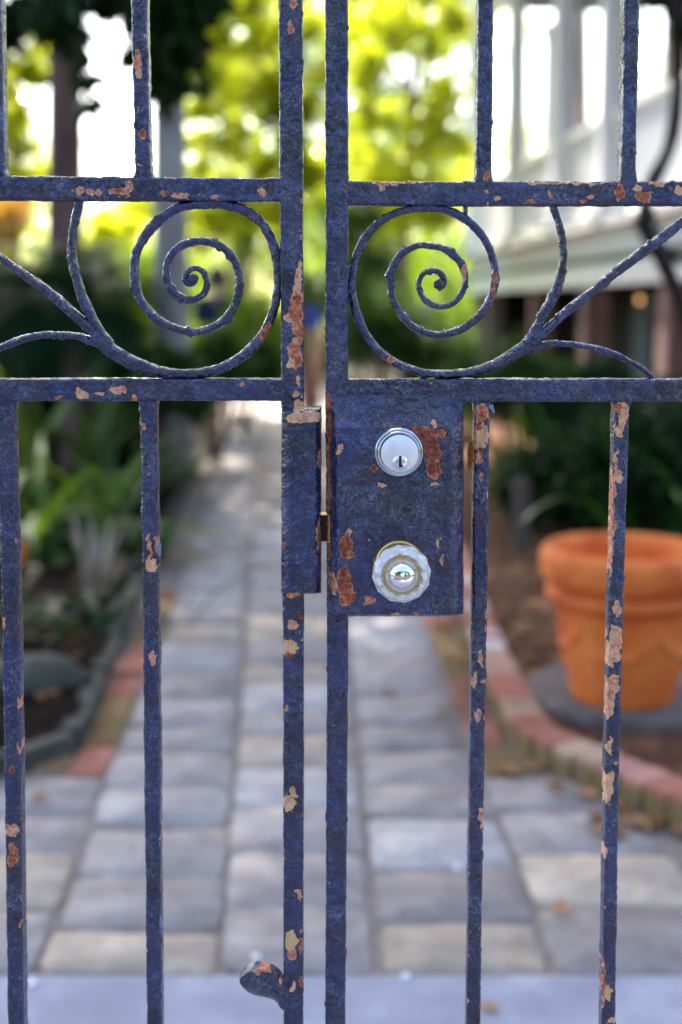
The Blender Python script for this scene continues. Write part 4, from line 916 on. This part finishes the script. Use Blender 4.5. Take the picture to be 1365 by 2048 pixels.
def line(p, step=2.7):
    """densify a picture polyline inside the frame, coarsely outside it"""
    p = np.asarray(p, float); out = []
    for a, b_ in zip(p[:-1], p[1:]):
        L = np.linalg.norm(b_ - a); mid = (a + b_) / 2; inside = -80 < mid[0] < 1450 and -80 < mid[1] < 2130
        k = max(1, int(L / (step if inside else 60))); out += [a + (b_ - a) * i / k for i in range(k)]
    out.append(p[-1]); return np.array(out)
def bar(name, p, w, parent, front=0.0, depth=.018, flare='', **kw):
    p = np.asarray(p, float); d = line(p[:, :2])
    if not np.isscalar(w):
        s0 = np.r_[0, np.cumsum(np.linalg.norm(np.diff(p, axis=0), axis=1))]; s1 = np.r_[0, np.cumsum(np.linalg.norm(np.diff(d, axis=0), axis=1))]; w = np.interp(s1, s0, w)
    if flare:                                   # built-up weld and paint where a bar meets the rail
        s1 = np.r_[0, np.cumsum(np.linalg.norm(np.diff(d, axis=0), axis=1))]; w = np.broadcast_to(np.asarray(w, float), s1.shape).copy()
        if 's' in flare: w += 9 * np.exp(-np.maximum(0, s1 - 8) / 7)
        if 'e' in flare: w += 9 * np.exp(-np.maximum(0, s1[-1] - s1 - 8) / 7)
    return sweep(name, d, w, depth, parent, front, **kw)
def curve_bar(name, p, w, parent, front=.003, depth=.012, r=.0042, **kw):
    p = np.asarray(p, float); q = np.c_[p, np.asarray(w, float) if not np.isscalar(w) else np.full(len(p), w)]
    d = catmull(q, 2.4); return sweep(name, d[:, :2], d[:, 2], depth, parent, front, r=r, nf=8, lump=1.5, **kw)

gl = thing('iron_gate', 'left leaf of the peeling navy iron gate, with strike box and stop lug', 'gate', tuple(at(585, 2048, G) * [1, 1, 0]), 'pair of iron gate leaves')
gr_ = thing('iron_gate', 'right leaf of the peeling navy iron gate, with lock case and glass knob', 'gate', tuple(at(672, 2048, G) * [1, 1, 0]), 'pair of iron gate leaves')
TOP, BOT = -900, 3390
# left leaf
bar('stile', [(579, TOP), (579, -60), (581, 0), (585, 800), (587, 1300), (587, 2048), (587, 2110), (587, BOT)], [46, 46, 46, 45, 42, 41, 41, 41], gl)
bar('stile', [(-640, TOP), (-640, BOT)], 46, gl)
bar('rail', [(-630, 374), (-70, 375), (0, 375), (566, 379)], 46, gl, .0009)
bar('rail', [(-630, 780), (-70, 780), (0, 780), (568, 780)], 45, gl, .0009)
bar('rail', [(-660, BOT + 20), (620, BOT + 20)], 46, gl, .0009)
bar('rail', [(-660, TOP - 20), (610, TOP - 20)], 46, gl, .0009)
bar('bar', [(-19, TOP), (-19, -60), (-17, 0), (-10, 360)], 34, gl, .002, flare='e')
bar('bar', [(277, TOP), (277, -60), (277, 0), (285, 360)], 31, gl, .002, flare='e')
bar('bar', [(7, 795), (17, 1150), (23, 1500), (30, 2048), (31, 2110), (34, BOT)], 34, gl, .002, flare='s')
bar('bar', [(295, 795), (300, 1150), (303, 1500), (308, 2048), (309, 2110), (315, BOT)], 32, gl, .002, flare='s')
curve_bar('scroll', [(188, 668), (215, 698), (260, 725), (320, 745), (385, 749), (440, 737), (490, 708), (528, 664), (550, 606), (556, 545), (545, 485), (518, 440), (475, 414), (415, 406), (355, 415), (308, 446), (276, 490), (265, 535), (272, 585), (294, 622), (330, 650), (385, 664), (430, 652), (462, 622), (478, 575), (474, 535), (455, 503), (428, 486), (395, 481), (362, 490), (337, 515), (330, 546), (338, 575), (358, 594), (383, 600), (405, 588), (413, 563), (404, 543), (388, 536), (374, 543), (369, 556), (376, 566), (386, 562), (385, 555)],
          [25.8, 28.9, 27.4, 24.3, 22.0, 20.5, 19.8, 19.8, 19.8, 20.5, 19.8, 18.2, 18.2, 17.5, 17.5, 17.5, 17.5, 17.5, 16.7, 16.7, 16.7, 16.7, 16.7, 16.7, 16.1, 16.1, 15.4, 15.4, 15.4, 15.4, 15.4, 14.7, 14.7, 14.7, 14.7, 14.0, 12.6, 11.9, 11.2, 10.5, 12.0, 13.0, 15.0, 15.0], gl)
curve_bar('tendril', [(215, 690), (190, 655), (165, 605), (146, 545), (139, 490), (145, 442), (153, 412), (156, 394)], [21.3, 21.3, 19.7, 18.0, 16.4, 15.6, 15.6, 12.3], gl, .004, r=.0036)
curve_bar('tendril', [(216, 694), (192, 672), (150, 634), (95, 586), (45, 550), (0, 517), (-70, 470), (-200, 380)], [23.0, 22.1, 19.7, 19.7, 17.2, 15.6, 14.8, 14.8], gl, .0032, r=.0036)
curve_bar('tendril', [(215, 700), (180, 682), (140, 672), (90, 670), (50, 676), (10, 690), (-60, 720), (-160, 766)], [20.4, 17.0, 14.4, 13.6, 13.6, 12.8, 11.9, 11.0], gl, .005, r=.003)
# right leaf
bar('stile', [(676, TOP), (676, -60), (674, 0), (674, 800), (676, 1300), (671, 2048), (671, 2110), (668, BOT)], [45, 45, 45, 45, 43, 42, 42, 42], gr_)
bar('stile', [(1900, TOP), (1900, BOT)], 46, gr_)
bar('rail', [(693, 386), (1365, 386), (1435, 386), (1890, 386)], 47, gr_, .0009)
bar('rail', [(693, 781), (1365, 781), (1435, 781), (1890, 781)], 46, gr_, .0009)
bar('rail', [(645, BOT + 20), (1920, BOT + 20)], 46, gr_, .0009)
bar('rail', [(650, TOP - 20), (1920, TOP - 20)], 46, gr_, .0009)
bar('bar', [(975, TOP), (975, -60), (973, 0), (969, 370)], 31, gr_, .002, flare='e')
bar('bar', [(1269, TOP), (1269, -60), (1266, 0), (1259, 370)], 30, gr_, .002, flare='e')
bar('bar', [(966, 795), (961, 1200), (956, 1500), (948, 2048), (947, 2110), (935, BOT)], [31, 31, 30, 29, 29, 29], gr_, .002, flare='s')
bar('bar', [(1247, 795), (1235, 1200), (1228, 1500), (1219, 2048), (1218, 2110), (1205, BOT)], [29, 29, 28, 28, 28, 28], gr_, .002, flare='s')
curve_bar('scroll', [(1072, 672), (1052, 694), (1010, 722), (960, 742), (900, 750), (840, 745), (785, 722), (742, 682), (714, 628), (704, 570), (712, 515), (737, 466), (778, 431), (830, 416), (885, 417), (935, 438), (972, 478), (992, 530), (990, 578), (970, 620), (936, 652), (885, 670), (838, 660), (804, 630), (784, 585), (784, 545), (800, 512), (828, 493), (858, 490), (896, 500), (924, 525), (933, 553), (926, 585), (908, 606), (882, 613), (856, 603), (840, 578), (842, 556), (856, 543), (874, 541), (888, 552), (890, 566), (881, 574), (873, 569)],
          [21.0, 23.8, 22.4, 19.6, 18.2, 16.8, 16.1, 16.1, 16.1, 16.1, 16.1, 15.0, 15.0, 15.0, 15.0, 15.6, 15.6, 15.6, 15.0, 15.0, 15.0, 15.0, 14.3, 14.3, 14.3, 14.3, 13.7, 13.7, 13.7, 13.7, 13.7, 13.7, 13.7, 13.0, 13.0, 12.4, 12.4, 11.7, 11.1, 10.4, 12.0, 13.0, 15.0, 16.0], gr_)
curve_bar('tendril', [(1046, 702), (1068, 672), (1094, 625), (1117, 578), (1129, 530), (1130, 482), (1121, 440), (1108, 404)], [14.4, 17.6, 20.0, 19.2, 15.2, 14.4, 12.8, 9.6], gr_, .004, r=.0034)
curve_bar('tendril', [(1052, 700), (1085, 672), (1130, 630), (1190, 582), (1250, 533), (1310, 490), (1365, 447), (1440, 392)], [22.1, 18.7, 17.0, 17.8, 18.7, 18.7, 17.0, 15.3], gr_, .0032, r=.0034)
curve_bar('tendril', [(1050, 700), (1085, 692), (1125, 688), (1170, 692), (1215, 702), (1258, 720), (1296, 743), (1316, 762)], [20.4, 15.3, 12.8, 11.9, 11.9, 11.9, 11.9, 8.5], gr_, .005, r=.003)
curve_bar('tendril', [(924, 440), (932, 428), (934, 408)], [16, 9, 7], gr_, .006, r=.0016)

for (bx, by, par) in ((386, 558, gl), (879, 568, gr_)):    # hammered bud at the heart of each scroll
    b = MB(); b.lathe(Vector(at(bx, by, G + .003)), [(.0036, -.010), (.0044, -.002), (.0042, .0008), (.0028, .0022), (.0009, .0027), (0, .0022)], 18, 'Y', fun=lambda a, j: 1 + .10 * math.sin(2 * a + 1) + .05 * math.sin(5 * a)); b.build('scroll_bud', M['paint'], par)

def plate(name, x0, x1, y0, y1, hf, parent, step=2.4, back=.014, rag=1.6, mt=None):
    """raised box face on the gate plane; hf(x, y) = height toward the viewer in metres"""
    nx = int((x1 - x0) / step); ny = int((y1 - y0) / step); X, Yp = np.meshgrid(np.linspace(x0, x1, nx), np.linspace(y0, y1, ny))
    Pn = at(X, Yp, G); X2 = X + (fbm(Pn * 90, 51) - .5) * rag * 2; Y2 = Yp + (fbm(Pn * 90, 52) - .5) * rag * 2
    h = hf(X, Yp); P = at(X2, Y2, G); Pf = P.reshape(-1, 3)
    px, py = X.ravel(), Yp.ravel(); chip, tone = wear(px, py, Pf)
    h = h.ravel() + (fbm(Pf * 45, 1, 2) - .5) * .0014 + (fbm(Pf * 230, 2, 3) - .5) * .0012 - sstep(.45, .55, chip) * .0006
    Pf = Pf.copy(); Pf[:, 1] -= h
    bd = np.zeros((ny, nx), bool); idx = np.arange(nx * ny).reshape(ny, nx)
    loop = np.r_[idx[0, :], idx[1:, -1], idx[-1, -2::-1], idx[-2:0:-1, 0]]
    Bk = Pf[loop].copy(); Bk[:, 1] = G + back; V = np.vstack([Pf, Bk]); m = len(loop); k = np.arange(m); k2 = (k + 1) % m; o0 = nx * ny
    Q = np.stack([idx[:-1, :-1], idx[1:, :-1], idx[1:, 1:], idx[:-1, 1:]], -1).reshape(-1, 4)
    Wl = np.stack([loop[k], loop[k2], o0 + k2, o0 + k], 1)
    cb = len(V); V = np.vstack([V, Bk.mean(0)]); T = np.stack([np.full(m, cb), o0 + k, o0 + k2], 1)
    return mesh_tri(name, V, np.vstack([Q, Wl]), T, mt or M['paint'], parent, {'chip': np.r_[chip, chip[loop], 0], 'tone': np.r_[tone, tone[loop], .5]})
def rnd(t): t = np.clip(t, 0, 1); return np.sqrt(np.clip(1 - (1 - t) ** 2, 0, 1))
def h_case(x, y): return -.001 + .023 * rnd((x - 662) / 20) * rnd((928 - x) / 38) * (.05 + .95 * np.clip((y - 796) / 54, 0, 1)) * rnd((1229 - y) / 18) * np.where(y < 800, rnd((y - 788) / 12), 1)
lock = plate('lock_case', 662, 928, 789, 1229, h_case, gr_)
def h_strike(x, y): return .0005 + .013 * rnd((x - 563) / 30) ** .7 * rnd((643 - x) / 14) * rnd((y - 815) / 10) * rnd((1186 - y) / 12)
plate('strike_box', 564, 643, 815, 1186, h_strike, gl, back=.02)
# stop lug at the foot of the left leaf
def lug():
    C = catmull(np.array([(600, 1968), (570, 1968), (557, 1953), (538, 1941), (516, 1937), (498, 1942), (485, 1952), (479, 1963), (485, 1979), (504, 1998), (530, 2004), (550, 2012), (566, 2032), (600, 2042)], float), 2.2)
    cen = np.array([535, 1968.]); rings = [(1, .013), (1, .003), (.985, .0012), (.93, 0), (.7, -.0006), (.4, -.0008), (.15, -.0008)]
    V = []; px = []; py = []; n = len(C)
    cc = np.stack([np.interp(C[:, 0], [480, 540, 610], [505, 540, 590]), np.interp(C[:, 0], [480, 540, 610], [1966, 1968, 2000])], 1)
    for s_, dy in rings:
        q = cc + (C - cc) * s_; P = at(q[:, 0], q[:, 1], G); P[:, 1] += dy + (fbm(P * 220, 2, 3) - .5) * .0012 + .007 * sstep(1975, 2015, q[:, 1] - (q[:, 0] - 530) * .25); V.append(P); px.append(q[:, 0]); py.append(q[:, 1])
    V = np.vstack(V); px = np.concatenate(px); py = np.concatenate(py); k = np.arange(n); k2 = (k + 1) % n
    Q = np.vstack([np.stack([i * n + k, i * n + k2, (i + 1) * n + k2, (i + 1) * n + k], 1) for i in range(len(rings) - 1)])
    chip, tone = wear(px, py, V); L = len(rings) - 1; c_ = len(V); V = np.vstack([V, V[L * n:].mean(0)]); T = np.stack([np.full(n, c_), L * n + k, L * n + k2], 1)
    mesh_tri('stop_lug', V, Q, T, M['paint'], gl, {'chip': np.r_[chip, 0], 'tone': np.r_[tone, .5]})
lug()
# latch bolt bridging the gap
b = MB(); c = Vector(at(648, 1057, G)); b.box(c + Vector((0, .006, 0)), .012, .010, .022); lt = b.build('latch_bolt', M['keyway'], gr_)
b = MB()
for z in (-.0115, .0115): b.box(c + Vector((.001, .0056, z)), .010, .0105, .0009)
b.box(c + Vector((.0046, .0014, 0)), .0007, .003, .0216); b.build('bolt_edge', M['brass'], lt)
# lock cylinder
YC = G - .0225
def ax(px, py, Y): return Vector(at(px, py, Y))
def lathe_part(name, px, py, prof, mt, parent, n=64, Y=YC, smooth=True, ph=0):
    b = MB(); b.lathe(ax(px, py, Y), prof, n, 'Y', None, smooth, ph); return b.build(name, mt, parent)
cyl = lathe_part('lock_cylinder', 798, 904, [(.0205, -.003), (.0207, .0008), (.0203, .0022), (.0192, .0046), (.0184, .0050), (.0182, .0042), (.0177, .0042), (.0175, .0066), (.0170, .0072), (.0165, .0072), (.0163, .0062), (.0156, .0062), (.0155, .004), (0, .004)], M['chrome'], gr_)
lathe_part('cylinder_face', 799, 905, [(.0153, .003), (.0153, .0070), (.0150, .0074), (0, .0075)], M['nickel_face'], cyl)
lathe_part('plug', 800, 922, [(.0068, .0072), (.0068, .0077), (.0064, .0077), (.0063, .0074), (.0061, .0074), (.0059, .0080), (0, .0080)], M['silver'], cyl, 40)
b = MB(); kc = ax(800, 921, YC); b.box(kc + Vector((0, -.0080, .0005)), .0021, .0006, .0088); b.box(kc + Vector((.0004, -.0080, -.0035)), .0030, .0007, .0022); b.build('keyhole', M['keyway'], cyl)  # solid black boxes stand in for the shade inside the slot
# glass knob
kn = lathe_part('door_knob', 799, 1128, [(.0205, -.003), (.0205, .0012), (.0193, .0036), (.0180, .0040), (.0172, .0030), (.0170, .0016), (0, .0016)], M['brass'], gr_)
lathe_part('shank', 799, 1128, [(.0168, .001), (.0166, .0045), (.0120, .0062), (.0085, .008), (.0085, .022), (.011, .024), (0, .024)], M['silver'], kn, 40)
def faceted_knob():
    b = MB(); c = ax(799, 1128, YC); n = 24; V = []; rs = random.Random(5)
    prof = [(.0100, .0215), (.0140, .0225), (.0212, .0290), (.0234, .0350), (.0236, .0385), (.0226, .0415), (.0202, .0448), (.0172, .0462), (.0148, .0440), (.0128, .0452), (0, .0452)]
    for j, (r_, h) in enumerate(prof):
        for i in range(n):
            a = 2 * math.pi * (i + .5) / n
            k = 1 if 1 <= j <= 4 and i % 2 == 0 else (math.cos(math.pi / 12) if 1 <= j <= 5 else 1)
            dz = (.0010 if i % 2 else -.0010) + rs.uniform(-.0003, .0003) if 5 <= j <= 7 else 0
            V.append(c + Vector((r_ * k * math.cos(a), -h - dz, r_ * k * math.sin(a))))
    Fs = []
    for j in range(len(prof) - 1):
        for i in range(n):
            q = (j * n + i, j * n + (i + 1) % n, (j + 1) * n + (i + 1) % n, (j + 1) * n + i)
            Fs += [(q[0], q[1], q[2]), (q[0], q[2], q[3])] if j == 5 else [q]
    b.add(V, Fs + [tuple(range(n))[::-1]]); b.build('glass_knob', M['glass'], kn)
faceted_knob()
lathe_part('collar', 799, 1128, [(.0150, .0440), (.0150, .0456), (.0143, .0460), (.0137, .0456), (.0137, .0440)], M['brass'], kn, 40)
lathe_part('knob_boss', 799, 1128, [(.0108, .0452), (.0108, .0462), (.0102, .0482), (.0088, .0502), (.0065, .0518), (.0035, .0527), (0, .0530)], M['mercury'], kn, 40)
# lifted flakes
def flake(pxs, mt_name, parent, lift):
    b = MB(); P = [ax(px, py, G - dy) for px, py, dy in pxs]; m = len(P); V = P + [p + Vector((.0003, .0007, 0)) for p in P]
    b.add(V, [tuple(range(m)), tuple(range(m, 2 * m))[::-1]] + [(i, (i + 1) % m, m + (i + 1) % m, m + i) for i in range(m)]); b.build('paint_flake', M[mt_name], parent)
M['rust'] = surf('orange_rust', [(.3, (.22, .06, .015)), (.6, (.45, .17, .03)), (.8, (.6, .3, .06))], 300, .9, .8, 700, .001)
M['flake'] = plain('lifted_navy_paint', (.16, .19, .30), .4)
flake([(946, 882, .004), (940, 884, .001), (935, 900, 0), (936, 925, 0), (934, 934, 0), (941, 940, .001), (944, 932, .002), (947, 920, .004)], 'rust', gr_, 0)
flake([(977, 812, .004), (986, 808, .006), (990, 826, .008), (986, 827, .006)], 'flake', gr_, 0)
flake([(316, 1082, .002), (322, 1088, 0), (322, 1112, 0), (317, 1112, .002)], 'flake', gl, 0)
flake([(320, 1830, .002), (326, 1842, 0), (325, 1856, 0), (319, 1850, .002)], 'flake', gl, 0)
